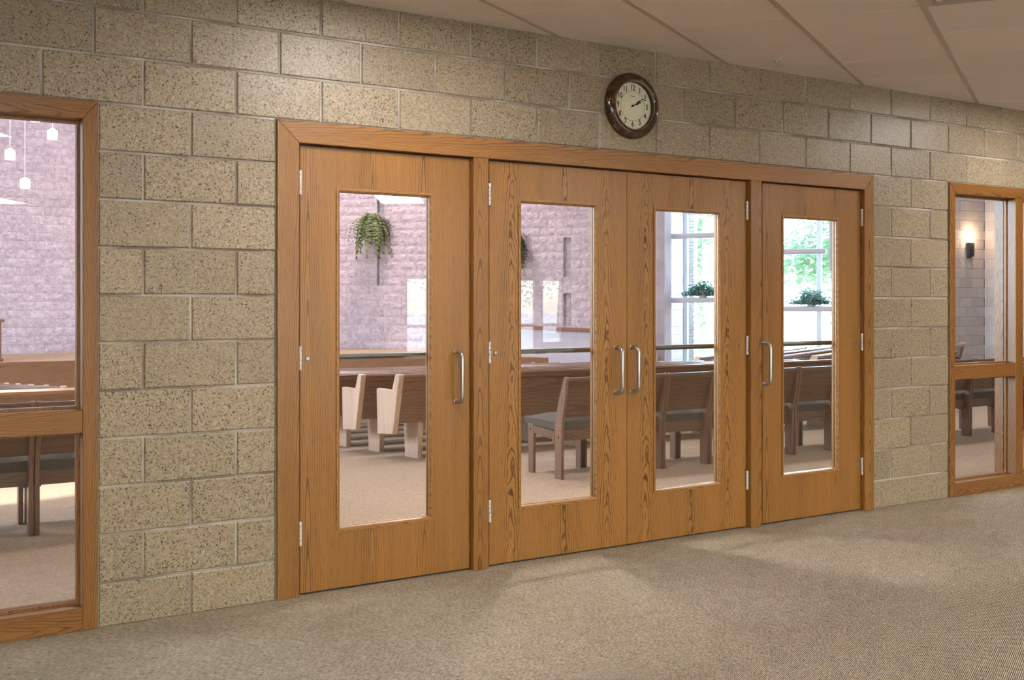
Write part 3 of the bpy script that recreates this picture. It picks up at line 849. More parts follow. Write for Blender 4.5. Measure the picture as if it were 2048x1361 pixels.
make_window(2, 5.282, 6.915, 'oak framed window with transom right of the doors')

# ================================================================ WALL CLOCK
ck = empty('wall_clock', (2.452, -0.001, 2.472)); tag(ck, 'round dark wood wall clock with cream dial above the doors', 'clock')
R = 0.186
MB().lathe([(0, 0.0), (R * 0.97, 0.0), (R, 0.006), (R, 0.016), (R * 0.985, 0.026), (R * 0.94, 0.037), (R * 0.875, 0.045), (R * 0.81, 0.048), (R * 0.765, 0.046), (R * 0.745, 0.043), (R * 0.742, 0.036)], 72, 'Y').build('bezel', M['clock_wood'], ck, smooth=True)
MB().lathe([(R * 0.750, 0.0435), (R * 0.742, 0.0465), (R * 0.728, 0.0460), (R * 0.722, 0.0420)], 72, 'Y').build('inner_ring', M['brass'], ck, smooth=True)
MB().lathe([(R * 0.724, 0.0425), (R * 0.70, 0.0195)], 72, 'Y').build('inner_wall', M['iron'], ck, smooth=True)
fy = -0.020; RF = R * 0.70
dial = MB().lathe([(0, 0.020), (RF, 0.020), (RF, 0.018), (0, 0.018)], 72, 'Y').build('dial', M['dial'], ck)
MB().lathe([(RF * 0.640, 0.0203), (RF * 0.640, 0.0206), (RF * 0.652, 0.0206), (RF * 0.652, 0.0203)], 72, 'Y').build('chapter_ring', M['ink'], dial)
mt = MB()
for q in range(60):
    a = q / 60 * 2 * PI; big = q % 5 == 0
    rr = RF * 0.945; s = 0.0024 if big else 0.0009
    cx, cz = rr * math.sin(a), rr * math.cos(a)
    if big: mt.add([(cx - s, fy - 0.0005, cz), (cx, fy - 0.0005, cz - s * 1.2), (cx + s, fy - 0.0005, cz), (cx, fy - 0.0005, cz + s * 1.2)], [(0, 1, 2, 3)])
    else: mt.add([(cx - s, fy - 0.0005, cz - s), (cx + s, fy - 0.0005, cz - s), (cx + s, fy - 0.0005, cz + s), (cx - s, fy - 0.0005, cz + s)], [(0, 1, 2, 3)])
mt.build('minute_marks', M['ink'], dial)
def text_mesh(txt, size, shear=0.0, sx=1.0):
    cu = bpy.data.curves.new('glyph', 'FONT'); cu.body = txt; cu.size = size; cu.align_x = 'CENTER'; cu.align_y = 'CENTER'; cu.shear = shear
    cu.offset = size * 0.018; cu.extrude = 0.0002; cu.resolution_u = 4
    o = bpy.data.objects.new('glyph', cu); COL.objects.link(o)
    dg = bpy.context.evaluated_depsgraph_get()
    me = bpy.data.meshes.new_from_object(o.evaluated_get(dg))
    bpy.data.objects.remove(o); bpy.data.curves.remove(cu)
    for v in me.vertices: v.co.x *= sx
    me.materials.clear(); me.materials.append(M['ink'])
    return me
for q in range(1, 13):
    a = q / 12 * 2 * PI
    me = text_mesh(str(q), 0.043, 0.0, 0.78)
    link('numeral', me, dial, (RF * 0.785 * math.sin(a), fy - 0.0006, RF * 0.785 * math.cos(a)), (PI / 2, 0, 0))
link('maker_mark', text_mesh('Sterling', 0.0085, 0.4), dial, (0, fy - 0.0006, RF * 0.42), (PI / 2, 0, 0))
def hand(name, ang, L, wmax, y):
    h_ = MB(); d = Vector((math.sin(ang), math.cos(ang))); n = Vector((d.y, -d.x))
    pr = [(-0.16, 0.35), (-0.05, 0.45), (0.0, 0.55), (0.10, 0.25), (0.28, 0.35), (0.42, 1.0), (0.52, 0.45), (0.62, 0.30), (0.70, 0.55), (0.80, 0.22), (1.0, 0.02)]
    up = [d * (t * L) + n * (w_ * wmax) for t, w_ in pr]; dn = [d * (t * L) - n * (w_ * wmax) for t, w_ in pr]
    k = len(pr)
    vs = [(p.x, y, p.y) for p in up] + [(p.x, y, p.y) for p in dn]
    h_.add(vs, [(q, q + 1, k + q + 1, k + q) for q in range(k - 1)])
    return h_.build(name, M['ink'], ck)
hand('hour_hand', math.radians(66.0), RF * 0.60, 0.0085, fy - 0.004)
hand('minute_hand', math.radians(58.0), RF * 0.84, 0.0065, fy - 0.006)
MB().lathe([(0, 0.029), (0.006, 0.029), (0.006, 0.020), (0, 0.020)], 16, 'Y').build('hand_boss', M['ink'], ck)

# ================================================================ HALL SHELL
PANES = [(-30, 200, 220, 1240), (660, 365, 880, 1075), (1020, 390, 1210, 1035), (1295, 405, 1455, 1000), (1550, 420, 1695, 970), (1895, 375, 2060, 985)]
def in_view(p):
    x, y, z = project(p)
    return z > 0 and any(a <= x <= c and b_ <= y <= d for a, b_, c, d in PANES)

def rough_block(w, h, seed, bulge):
    g = random.Random(seed); nx, nz = (6, 3); mb = MB(); vs = []; idx = {}
    for i in range(nx + 1):
        for k in range(nz + 1):
            edge = i in (0, nx) or k in (0, nz)
            y = 0.0 if edge else -bulge * g.uniform(0.25, 1.0)
            idx[i, k] = len(vs)
            vs.append((-w / 2 + w * i / nx, y, -h / 2 + h * k / nz))
    fs = [(idx[i, k], idx[i + 1, k], idx[i + 1, k + 1], idx[i, k + 1]) for i in range(nx) for k in range(nz)]
    o = len(vs)
    vs += [(-w / 2, 0.02, -h / 2), (w / 2, 0.02, -h / 2), (w / 2, 0.02, h / 2), (-w / 2, 0.02, h / 2)]
    fs += [(idx[0, 0], o, o + 1, idx[nx, 0]), (idx[nx, 0], o + 1, o + 2, idx[nx, nz]), (idx[nx, nz], o + 2, o + 3, idx[0, nz]), (idx[0, nz], o + 3, o, idx[0, 0])]
    return mb.add(vs, fs)
split_meshes = [rough_block(0.398, 0.195, 10 + q, 0.013).mesh('split_block', M['split'], fix=False) for q in range(6)]
split_half = [rough_block(0.195, 0.195, 30 + q, 0.010).mesh('split_block', M['split'], fix=False) for q in range(2)]
smooth_mesh = MB().box(-0.2, 0.2, 0.0, 0.02, -0.0985, 0.0985).mesh('hall_block', M['smooth'], bevel=0.004)
smooth_half = MB().box(-0.0985, 0.0985, 0.0, 0.02, -0.0985, 0.0985).mesh('hall_block', M['smooth'], bevel=0.004)

def block_wall(name, P0, P1, z0, z1, rough, label, mort, slots=(), phase=0.0, zphase=0.0, thick=0.3):
    """masonry wall from P0 to P1; its face looks to the right-hand side of P0->P1 seen from above"""
    P0, P1 = Vector(P0), Vector(P1); d = P1 - P0; L = d.length; ang = math.atan2(d.y, d.x)
    root_me = MB()
    cuts = sorted(set([0, L] + [q for s in slots for q in (s[0], s[1])]))
    for a, b_ in zip(cuts, cuts[1:]):
        zz = [(z0, z1)]
        for s in slots:
            if s[0] <= a + 1e-6 and s[1] >= b_ - 1e-6:
                new = []
                for (p, q) in zz:
                    if s[2] > p: new.append((p, min(q, s[2])))
                    if s[3] < q: new.append((max(p, s[3]), q))
                zz = new
        for (p, q) in zz: root_me.box(a, b_, 0.006, thick, p, q)
    for s in slots: root_me.box(s[0], s[1], 0.12, thick, s[2], s[3])
    root = root_me.build(name, mort, None, loc=(P0.x, P0.y, 0), rot=(0, 0, ang))
    tag(root, label, 'wall', kind='structure')
    field = MB(); cnt = 0
    k0 = math.floor((z0 - zphase) / MOD); k = k0
    while zphase + k * MOD < z1:
        za = zphase + k * MOD; zm = za + MOD / 2
        s = -0.4064 + phase + (MOD if k % 2 else 0)
        while s < L:
            a, b_ = max(s, 0), min(s + 0.4064, L)
            if b_ - a > 0.06 and zm + MOD / 2 <= z1 + 0.02 and za >= z0 - 0.02:
                pieces = [(a, b_, 0.0)]
                for sl in slots:
                    if zm > sl[2] and zm < sl[3]:
                        new = []
                        for (p, q, dd) in pieces:
                            if q <= sl[0] or p >= sl[1]: new.append((p, q, dd)); continue
                            if p < sl[0] - 0.03: new.append((p, sl[0], dd))
                            if q > sl[1] + 0.03: new.append((sl[1], q, dd))
                            new.append((max(p, sl[0]), min(q, sl[1]), 0.115))
                        pieces = new
                for (p, q, dd) in pieces:
                    if q - p < 0.05: continue
                    c = (p + q) / 2
                    wp = P0 + d.normalized() * c
                    if in_view((wp.x, wp.y, zm)) and cnt < 300:
                        wd = q - p
                        if wd > 0.33: me = split_meshes[(k * 7 + int(c * 10)) % 6] if rough else smooth_mesh; sc = wd / 0.4064
                        else: me = split_half[k % 2] if rough else smooth_half; sc = wd / 0.2032
                        o = link('split_block' if rough else 'hall_block', me, root, (c, dd + rng.uniform(-0.004, 0.004) * (1 if rough else 0.3), zm))
                        o.scale = (sc, 1, 1); cnt += 1
                    else:
                        field.box(p + 0.004, q - 0.004, dd - (0.01 if rough else 0), dd + 0.02, za + 0.004, za + MOD - 0.004)
            s += 0.4064
        k += 1
    if field.v:
        f_ = field.build('block_field', M['split'] if rough else M['smooth'], root); f_['kind'] = 'stuff'
    return root

STAGE = 0.17
A0, A1 = (-9.0, 22.6), (8.2, 22.6)
B1 = (14.55, 16.46)
BL = (Vector(B1) - Vector(A1)).length
block_wall('wall_chancel', A0, A1, STAGE, 9.0, True, 'rough split-face block wall seen through the left window', M['mortar_dark'], zphase=STAGE)
block_wall('wall_chancel', A1, B1, STAGE, 9.0, True, 'rough pinkish block wall with ferns behind the left doors', M['mortar_hall'], zphase=STAGE,
           slots=((3.05, 3.25, 1.80, 4.05), (7.905, 8.10, 1.99, 2.98), (7.905, 8.10, 0.76, 1.59)), phase=0.0)
PW = Vector((15.12, 14.72)); dW = Vector((0.559, -0.829)); nW = Vector((0.829, 0.559))
block_wall('wall_bay', B1, tuple(PW), -0.8, 9.0, False, 'narrow smooth block pier left of the bay window', M['mortar_dark'], zphase=STAGE)
G0 = PW + nW * 1.80
block_wall('wall_bay', tuple(PW), tuple(G0), -0.8, 9.0, False, 'sunlit block return wall at the bay window', M['mortar_dark'], zphase=STAGE, thick=0.2)
GE = G0 + dW * 5.3
o = MB().prism([(GE.x, GE.y), (18.05, 9.3), (18.25, 9.3), (GE.x + 0.25, GE.y + 0.1)], -0.8, 9.0, 'Z').build('wall_bay', M['hall_plaster']); tag(o, 'plain return wall on the far side of the bay window', 'wall', kind='structure')
block_wall('wall_sconce', (18.05, 9.3), (19.42, 9.3), -0.8, 9.0, False, 'smooth block wall carrying the sconce', M['mortar_dark'], zphase=0.05, phase=0.10)
block_wall('wall_sconce', (19.42, 9.3), (19.75, 7.7), -0.8, 9.0, False, 'shaded block pier right of the sconce', M['mortar_hall'], zphase=0.05)
for nm, args, lab in (('wall_hall', (19.75, 22.2, 7.6, 7.8, -0.8, 9.0), 'plain hall wall far right beyond the sconce'),
                      ('wall_hall', (18.6, 22.2, 9.62, 9.82, -0.8, 9.0), 'plain hall wall closing the corner behind the sconce'),
                      ('wall_hall', (22.0, 22.2, 0.19, 7.6, -0.8, 9.0), 'plain hall side wall at the far right'),
                      ('ceiling', (-12.2, 26, 0.19, 24, 9.0, 9.2), 'high pale hall ceiling')):
    o = MB().box(*args).build(nm, M['hall_plaster']); tag(o, lab, 'wall' if 'wall' in nm else 'ceiling', kind='structure')
lw = MB(); lw.box(-9.2, -9.0, 0.19, 5.0, -0.8, 9.0); lw.box(-9.2, -9.0, 14.0, 22.9, -0.8, 9.0); lw.box(-9.2, -9.0, 5.0, 14.0, -0.8, 1.1); lw.box(-9.2, -9.0, 5.0, 14.0, 5.7, 9.0)
o = lw.build('wall_hall', M['hall_plaster']); tag(o, 'plain hall side wall with a wide window, far left', 'wall', kind='structure')
# chancel platform with timber riser
pf = MB().prism([(-9, 18.7), (6.0, 18.7), (10.6, 15.6), (12.6, 13.6), (15.0, 14.8), (14.5, 16.6), (8.2, 22.6), (-9, 22.6)], -0.9, STAGE, 'Z')
stage = pf.build('chancel_platform', [M['hall_carpet']]); tag(stage, 'low carpeted platform in front of the rough block wall', 'platform', kind='structure')
rz = MB(); pts = [(-9, 18.69), (6.0, 18.69), (10.6, 15.59), (12.55, 13.6)]
for p, q in zip(pts, pts[1:]):
    dd = (Vector(q) - Vector(p)).normalized(); n_ = Vector((dd.y, -dd.x)) * 0.03
    a, b_ = Vector(p), Vector(q)
    rz.add([(a.x, a.y, -0.9), (b_.x, b_.y, -0.9), (b_.x, b_.y, STAGE), (a.x, a.y, STAGE), (a.x + n_.x, a.y + n_.y, -0.9), (b_.x + n_.x, b_.y + n_.y, -0.9), (b_.x + n_.x, b_.y + n_.y, STAGE + 0.005), (a.x + n_.x, a.y + n_.y, STAGE + 0.005)],
           [(4, 5, 6, 7), (7, 6, 2, 3), (0, 4, 7, 3), (1, 2, 6, 5)])
rz.build('riser_board', M['pew_x'], stage)
# timber-capped partition in front of the wall (right of the fern wall)
pt = empty('choir_partition', (11.6, 15.3, STAGE)); tag(pt, 'grey low partition with sloping-looking timber cap before the block wall', 'partition')
a, b_ = Vector((11.9, 16.05)), Vector((11.35, 11.55)); dd = (b_ - a); LL = dd.length; an = math.atan2(dd.y, dd.x)
for nm, mat, x0, x1, y0, y1, z0, z1 in (('panel', M['hall_rail_wall'], 0, LL, -0.05, 0.05, -1.0, 0.60), ('cap', M['pew_x'], -0.03, LL + 0.03, -0.10, 0.10, 0.60, 0.68)):
    o = MB().box(x0, x1, y0, y1, z0, z1).build(nm, mat, pt, bevel=0.01); o.location = (a.x - 11.6, a.y - 15.3, 0); o.rotation_euler = (0, 0, an)
# pulpit at the left edge of the platform
pu = empty('pulpit', (1.05, 19.35, STAGE), 0.0); tag(pu, 'brown wooden pulpit at the far left edge', 'pulpit')
MB().box(-0.40, 0.40, -0.28, 0.28, 0.0, 0.80).build('pulpit_body', M['chair_z'], pu, bevel=0.01)
MB().box(-0.45, 0.45, -0.33, 0.33, 0.80, 0.86).build('pulpit_top', M['pew_x'], pu, bevel=0.01)
MB().box(-0.43, 0.43, -0.31, 0.31, 0.0, 0.07).build('pulpit_plinth', M['chair_x'], pu, bevel=0.01)
MB().box(-0.28, 0.28, -0.29, -0.275, 0.14, 0.70).build('pulpit_panel', M['chair_z'], pu, bevel=0.005)

# pendants high in the hall (left window)
for n, (x, y, z) in enumerate(((2.046, 16.742, 4.493), (1.375, 17.162, 4.12), (1.612, 17.014, 3.579), (1.77, 16.915, 4.83))):
    r = empty('pendant_light', (x, y, z)); tag(r, ('rightmost', 'leftmost', 'lowest', 'topmost')[n] + ' of the four bluish pendant lights seen in the left window', 'pendant light', 'hall pendant lights')
    MB().lathe([(0.0, 0.085), (0.085, 0.085), (0.09, 0.08), (0.09, -0.08), (0.085, -0.085), (0, -0.085)], 20).build('glass_shade', M['pendant_glow'], r, smooth=True)
    MB().lathe([(0.0, 0.12), (0.04, 0.12), (0.05, 0.085), (0, 0.085)], 16).build('cap', M['white_paint'], r, smooth=True)
    MB().tube([(0, 0, 0.12), (0, 0, 9.0 - z)], 0.006, 6).build('stem', M['white_paint'], r)

# wall sconce
sc = empty('wall_sconce', (18.86, 9.3, 2.33)); tag(sc, 'dark iron wall sconce with glowing bulb in the right window', 'wall lamp')
MB().lathe([(0.09, 0.0), (0.10, 0.06), (0.10, 0.26), (0.095, 0.30), (0.075, 0.30), (0.075, 0.05), (0.06, 0.02)], 16, 'Z', (0, -0.01, 0), PI, 2 * PI).build('shade', M['iron'], sc, smooth=True)
MB().box(-0.07, 0.07, -0.012, 0.0, -0.03, 0.30).build('backplate', M['iron'], sc)
MB().lathe([(0, 0.22), (0.022, 0.24), (0.034, 0.28), (0.034, 0.32), (0.02, 0.355), (0, 0.365)], 14, 'Z', (0, -0.065, 0)).build('bulb', M['bulb'], sc, smooth=True)
ld = bpy.data.lights.new('sconce_glow', 'POINT'); ld.energy = 16; ld.color = (1.0, 0.66, 0.36); ld.shadow_soft_size = 0.03
lo = bpy.data.objects.new('sconce_glow', ld); COL.objects.link(lo); lo.location = (18.86, 9.13, 2.75)

# ================================================================ BAY WINDOW
bay = empty('window_3', (G0.x, G0.y, 0)); bay.rotation_euler = (0, 0, math.atan2(dW.y, dW.x)); tag(bay, 'tall bay window with flare-tinted frame seen through the right doors', 'window', kind='structure')
BW = 5.3
for s in (0.04, 0.87, 2.075, 3.28, 4.485, BW - 0.04):
    MB().box(s - 0.055, s + 0.055, -0.09, 0.05, -0.75, 8.9).build('mullion_post', M['window_frame'], bay, bevel=0.004)
for z in (-0.72, 3.6, 6.2, 8.85): MB().box(0, BW, -0.06, 0.05, z - 0.05, z + 0.05).build('window_bar', M['window_frame'], bay, bevel=0.004)
ss = [0.04, 0.87, 2.075, 3.28, 4.485, BW - 0.04]; zz = [-0.72, 3.6, 6.2, 8.85]
for a, b_ in zip(ss, ss[1:]):
    for p, q in zip(zz, zz[1:]): MB().box(a, b_, 0.0, 0.008, p, q).build('pane', M['window_glass'], bay)
# plant shelves hung in front of the bay
def leafball(n, rx, ry, rz_, size, seed, droop=0.0, zmin=0.0):
    g = random.Random(seed); mb = MB()
    for _ in range(n):
        while True:
            p = Vector((g.uniform(-1, 1), g.uniform(-1, 1), g.uniform(0 if zmin == 0 else -1, 1)))
            if p.length <= 1: break
        p = p * (0.55 + 0.45 * g.random())
        c = Vector((p.x * rx, p.y * ry, p.z * rz_ - droop * (p.x * p.x + p.y * p.y)))
        a = Vector((g.uniform(-1, 1), g.uniform(-1, 1), g.uniform(-0.6, 0.6))).normalized()
        b2 = a.cross(Vector((g.uniform(-1, 1), g.uniform(-1, 1), g.uniform(-1, 1)))).normalized()
        s = size * g.uniform(0.6, 1.3)
        mb.add([c - a * s, c + b2 * s * 0.45, c + a * s, c - b2 * s * 0.45], [(0, 1, 2, 3)])
    return mb
SHW = 1.25
def on_bay(s, off): return G0 + dW * s - nW * off
shelves = [(0.02, 1.10, 2.95, None, 'upper plantless grey shelf before the bay window, left part'), (0.02, 1.10, 1.42, 0.78, 'lower grey shelf with ivy before the bay window, left part'),
           (2.45, 3.60, 2.53, None, 'upper grey shelf without plant in the rightmost door'), (2.45, 3.80, 1.22, 3.28, 'lower grey shelf with ivy in the rightmost door')]
for n, (s0, s1, z, plant, lab) in enumerate(shelves):
    p = on_bay(s0, SHW); r = empty('plant_shelf', (p.x, p.y, z)); r.rotation_euler = (0, 0, math.atan2(dW.y, dW.x)); tag(r, lab, 'shelf', 'bay window shelves')
    Ls = s1 - s0
    MB().box(0, Ls, -0.12, 0.12, -0.06, 0.06).build('board', M['shelf'], r, bevel=0.03, seg=2)
    for xx in (0.2, Ls - 0.2): MB().box(xx - 0.02, xx + 0.02, 0.12, SHW - 0.05, -0.02, 0.02).build('bracket_arm', M['shelf'], r)
    if plant is not None:
        q = on_bay(plant, SHW); pr = empty('potted_ivy', (q.x, q.y, z + 0.06)); pr.rotation_euler = r.rotation_euler
        tag(pr, 'bushy ivy plant on the lower shelf, %s' % ('seen in the right leaf of the double doors' if n == 1 else 'seen in the rightmost door'), 'plant', 'ivy plants on the shelves')
        MB().lathe([(0, 0), (0.09, 0), (0.12, 0.16), (0.11, 0.17), (0.10, 0.16), (0, 0.16)], 18).build('pot', M['shelf'], pr, smooth=True)
        mb = leafball(700, 0.48, 0.30, 0.42, 0.048, 50 + n); mb2 = leafball(420, 0.75, 0.16, 0.14, 0.040, 60 + n)
        mb.add(mb2.v, mb2.f)
        mb.build('foliage', M['ivy'], pr, fix=False, loc=(0, 0, 0.05))
q = on_bay(3.66, 1.15)
hp = empty('hanging_panel', (q.x, q.y, 2.05)); hp.rotation_euler = (0, 0, math.atan2(dW.y, dW.x)); tag(hp, 'pale narrow banner hanging at the right of the bay window', 'upright panel')  # plain pale panel, purpose unknown
MB().box(0.0, 0.14, -0.05, 0.05, 0.0, 6.9).build('panel_face', M['shelf'], hp, bevel=0.01)
MB().box(-0.01, 0.15, -0.06, 0.06, -0.02, 0.03).build('end_cap', M['window_frame'], hp, bevel=0.005)

# ================================================================ FERNS ON THE CHANCEL WALL
def fern(loc, scale, seed, label):
    g = random.Random(seed)
    r = empty('hanging_fern', loc); tag(r, label, 'fern', 'wall ferns')
    MB().lathe([(0, -0.16), (0.10, -0.16), (0.16, -0.02), (0.17, 0.04), (0.15, 0.05), (0.14, 0.02), (0, 0.0)], 20).build('basket', M['bark'], r, smooth=True)
    MB().box(-0.02, 0.02, 0.10, 0.32, -0.03, 0.01).build('wall_bracket', M['iron'], r)
    mb = MB()
    for q in range(115):
        a = g.uniform(0, 2 * PI); L = scale * g.uniform(0.45, 1.0); rise = g.uniform(0.05, 0.40) * scale; out = L * g.uniform(0.30, 0.70)
        dx, dy = math.cos(a), math.sin(a) * 0.6
        drop = L * g.uniform(0.35, 1.15)
        pts_ = []
        for k in range(9):
            t = k / 8
            pts_.append(Vector((dx * out * (1 - (1 - t) ** 1.6), dy * out * (1 - (1 - t) ** 1.6), 0.03 + rise * 2.2 * t * (1 - t) * 1.4 - drop * max(0, t - 0.22) ** 1.7)))
        side = Vector((-dy, dx, 0)).normalized()
        for k in range(8):
            p, p2 = pts_[k], pts_[k + 1]
            w_ = 0.062 * scale * (math.sin(PI * (0.12 + 0.88 * (k / 8))) ** 0.7 + 0.1)
            td = (p2 - p)
            for sg in (-1, 1):
                for u in (0.0, 0.5):
                    b0 = p + td * u
                    mb.add([b0, b0 + td * 0.28 + side * sg * w_ + Vector((0, 0, -0.012)), b0 + td * 0.36], [(0, 1, 2)])
    mb.build('fronds', M['fern'], r, fix=False)
    return r
bd = (Vector(B1) - Vector(A1)).normalized(); bn = Vector((bd.y, -bd.x))     # bn looks into the hall
def on_B(s, off): p = Vector(A1) + bd * s + bn * off; return p
p = on_B(3.03, 0.32); fern((p.x, p.y, 3.28), 1.25, 5, 'green fern hanging on the block wall behind the leftmost door')
p = on_B(6.62, 0.32); fern((p.x, p.y, 2.75), 1.25, 9, 'second fern partly hidden behind the left double-door leaf')

# ================================================================ CHAIRS
CW = 0.509
def make_chair():
    r = empty('stacking_chair')
    def post(x0):
        pr = [(0.0, 0.0), (0.085, 0.0), (0.088, 0.42), (0.040, 0.60), (-0.030, 0.775), (-0.036, 0.790), (-0.048, 0.798), (-0.062, 0.794), (-0.070, 0.780), (-0.050, 0.62), (-0.006, 0.40)]
        return MB().prism([(y, z) for y, z in pr], x0, x0 + 0.027, 'X')
    for x0 in (0.003, CW - 0.030):
        lg = post(x0).build('back_leg', M['chair_z'], r, bevel=0.003)
        bt = MB()
        xs_ = x0 - 0.001 if x0 < 0.1 else x0 + 0.028
        bt.lathe([(0, -0.002), (0.009, -0.002), (0.009, 0.002), (0, 0.002)], 10, 'X', (xs_, 0.035, 0.325)); bt.build('bolt', M['bolt'], lg)
    for x0 in (0.006, CW - 0.033):
        lg = MB().prism([(0.400, 0), (0.470, 0), (0.478, 0.392), (0.395, 0.392)], x0, x0 + 0.027, 'X').build('front_leg', M['chair_z'], r, bevel=0.003)
        xs_ = x0 - 0.001 if x0 < 0.1 else x0 + 0.028
        MB().lathe([(0, -0.002), (0.009, -0.002), (0.009, 0.002), (0, 0.002)], 10, 'X', (xs_, 0.435, 0.352)).build('bolt', M['bolt'], lg)
    for x0 in (0.010, CW - 0.034):
        MB().prism([(0.03, 0.285), (0.42, 0.325), (0.42, 0.382), (0.03, 0.362)], x0, x0 + 0.024, 'X').build('side_rail', M['chair_x'], r, bevel=0.002)
    MB().prism([(0.045, 0.290), (0.070, 0.290), (0.070, 0.375), (0.045, 0.375)], 0.03, CW - 0.03, 'X').build('rear_rail', M['chair_x'], r)
    MB().prism([(0.36, 0.335), (0.385, 0.335), (0.385, 0.39), (0.36, 0.39)], 0.03, CW - 0.03, 'X').build('front_rail', M['chair_x'], r)
    # wooden back panel and rounded top rail between the posts
    MB().prism([(0.034, 0.470), (0.050, 0.472), (-0.034, 0.745), (-0.050, 0.742)], 0.030, CW - 0.030, 'X').build('back_panel', M['chair_x'], r)
    MB().prism([(-0.030, 0.735), (-0.026, 0.752), (-0.032, 0.778), (-0.044, 0.790), (-0.058, 0.788), (-0.066, 0.775), (-0.064, 0.755), (-0.052, 0.735)], 0.028, CW - 0.028, 'X').build('top_rail', M['chair_x'], r, smooth=True)
    MB().prism([(0.060, 0.480), (0.078, 0.484), (-0.010, 0.760), (-0.026, 0.758)], 0.028, CW - 0.028, 'X').build('back_cushion', M['fabric_blue'], r, bevel=0.006)
    # padded seat
    nx, ny = 8, 8; mb = MB(); vs = []
    for i in range(nx + 1):
        for k in range(ny + 1):
            x = 0.004 + (CW - 0.008) * i / nx; y = 0.045 + 0.490 * k / ny
            ex = min(i, nx - i) / (nx / 2); ey = min(k / ny * 3, (ny - k) / ny * 2.2, 1.0)
            vs.append((x, y, 0.436 + 0.044 * (1 - (1 - min(ex * 1.6, 1)) ** 2) * (1 - (1 - ey) ** 2) + 0.008 * k / ny))
    fs = [(i * (ny + 1) + k, (i + 1) * (ny + 1) + k, (i + 1) * (ny + 1) + k + 1, i * (ny + 1) + k + 1) for i in range(nx) for k in range(ny)]
    bo = len(vs)
    for i in range(nx + 1):
        for k in range(ny + 1):
            x = 0.014 + (CW - 0.028) * i / nx; y = 0.050 + 0.462 * k / ny
            vs.append((x, y, 0.372 + 0.016 * k / ny))
    fs += [(bo + i * (ny + 1) + k, bo + i * (ny + 1) + k + 1, bo + (i + 1) * (ny + 1) + k + 1, bo + (i + 1) * (ny + 1) + k) for i in range(nx) for k in range(ny)]
    per = [i * (ny + 1) for i in range(nx + 1)] + [nx * (ny + 1) + k for k in range(1, ny + 1)] + [i * (ny + 1) + ny for i in range(nx - 1, -1, -1)] + [k for k in range(ny - 1, 0, -1)]
    fs += [(per[q], bo + per[q], bo + per[(q + 1) % len(per)], per[(q + 1) % len(per)]) for q in range(len(per))]
    mb.add(vs, fs).build('seat_cushion', M['fabric'], r, smooth=True)
    for x0 in (0.0005, CW - 0.0505):
        MB().box(x0, x0 + 0.050, 0.089, 0.118, 0.272, 0.345).build('link_block', M['chair_z'], r, bevel=0.003)
    return r
ORD = 'first second third fourth fifth sixth seventh eighth ninth tenth eleventh twelfth thirteenth'.split()
proto = make_chair()
spots = [(3.402 + CW * q, 2.06, ORD[q] + ' oak chair from the aisle end of the right-hand row') for q in range(12)]
spots += [(-1.872 + CW * q, 2.06, ('fifth', 'fourth', 'third', 'second', 'first')[q] + ' oak chair from the aisle end of the left-hand row') for q in range(5)]
for n, (x, y, lab) in enumerate(spots):
    o = proto if n == 0 else copy_tree(proto)
    o.location = (x, y, 0); tag(o, lab + ', grey padded seat', 'chair', 'oak chairs behind the glass')

# ================================================================ PEWS
def make_pew(L, racks=True):
    r = empty('church_pew')
    def endp(x0): 
        pr = [(-0.105, 0.78), (-0.115, 0.77), (0.040, 0.235), (0.405, 0.200), (0.430, 0.605), (0.427, 0.618), (0.415, 0.624), (0.070, 0.630), (0.050, 0.640), (-0.025, 0.775), (-0.032, 0.782)]
        return MB().prism(pr[::-1], x0, x0 + 0.052, 'X')
    endp(0.0).build('end_panel', M['pew_z'], r, bevel=0.005)
    endp(L - 0.052).build('end_panel', M['pew_z'], r, bevel=0.005)
    MB().prism([(0.020, 0.335), (0.048, 0.335), (-0.050, 0.735), (-0.078, 0.735)], 0.052, L - 0.052, 'X').build('back_panel', M['pew_x'], r)
    MB().prism([(-0.035, 0.715), (-0.030, 0.735), (-0.040, 0.765), (-0.062, 0.780), (-0.090, 0.778), (-0.105, 0.760), (-0.104, 0.735), (-0.090, 0.715)], 0.052, L - 0.052, 'X').build('top_rail', M['pew_x'], r, smooth=True)
    MB().prism([(0.02, 0.375), (0.02, 0.340), (0.385, 0.372), (0.500, 0.385), (0.500, 0.425), (0.475, 0.432)], 0.052, L - 0.052, 'X').build('seat', M['pew_x'], r)
    n = max(2, int(L / 1.6) + 1)
    for q in range(n):
        x = 0.28 + (L - 0.56) * q / (n - 1)
        MB().prism([(0.060, -0.03), (0.350, -0.03), (0.385, 0.372), (0.045, 0.345)], x - 0.026, x + 0.026, 'X').build('pedestal', M['pew_z'], r, bevel=0.003)
    if racks:
        m_ = max(1, int(L / 1.5))
        for q in range(m_):
            x = 0.35 + q * 1.5
            rk = MB(); rk.box(x, x + 0.52, -0.125, -0.035, 0.475, 0.487); rk.box(x, x + 0.52, -0.125, -0.115, 0.487, 0.56); rk.box(x, x + 0.012, -0.125, -0.02, 0.475, 0.58); rk.box(x + 0.508, x + 0.52, -0.125, -0.02, 0.475, 0.58)
            rk.build('book_rack', M['chair_x'], r)
    return r
def place(proto_, x, y, ang, lab, group):
    o = copy_tree(proto_)
    o.location = (x, y, hall_z(y)); o.rotation_euler = (-math.atan(HS) * 0.0, 0, math.radians(ang)); tag(o, lab, 'pew', group)
    return o
pm = make_pew(5.6); pl_ = make_pew(5.2, False); pr_ = make_pew(4.6)
MID = []
for q in range(9):
    y = 3.96 + 0.86 * q; x = 2.90 + 0.02 * q
    o = place(pm, x, y, -3.5, ORD[q] + ' pew from the doors in the middle block, end at the aisle', 'pews of the middle block')
    MID.append(o)
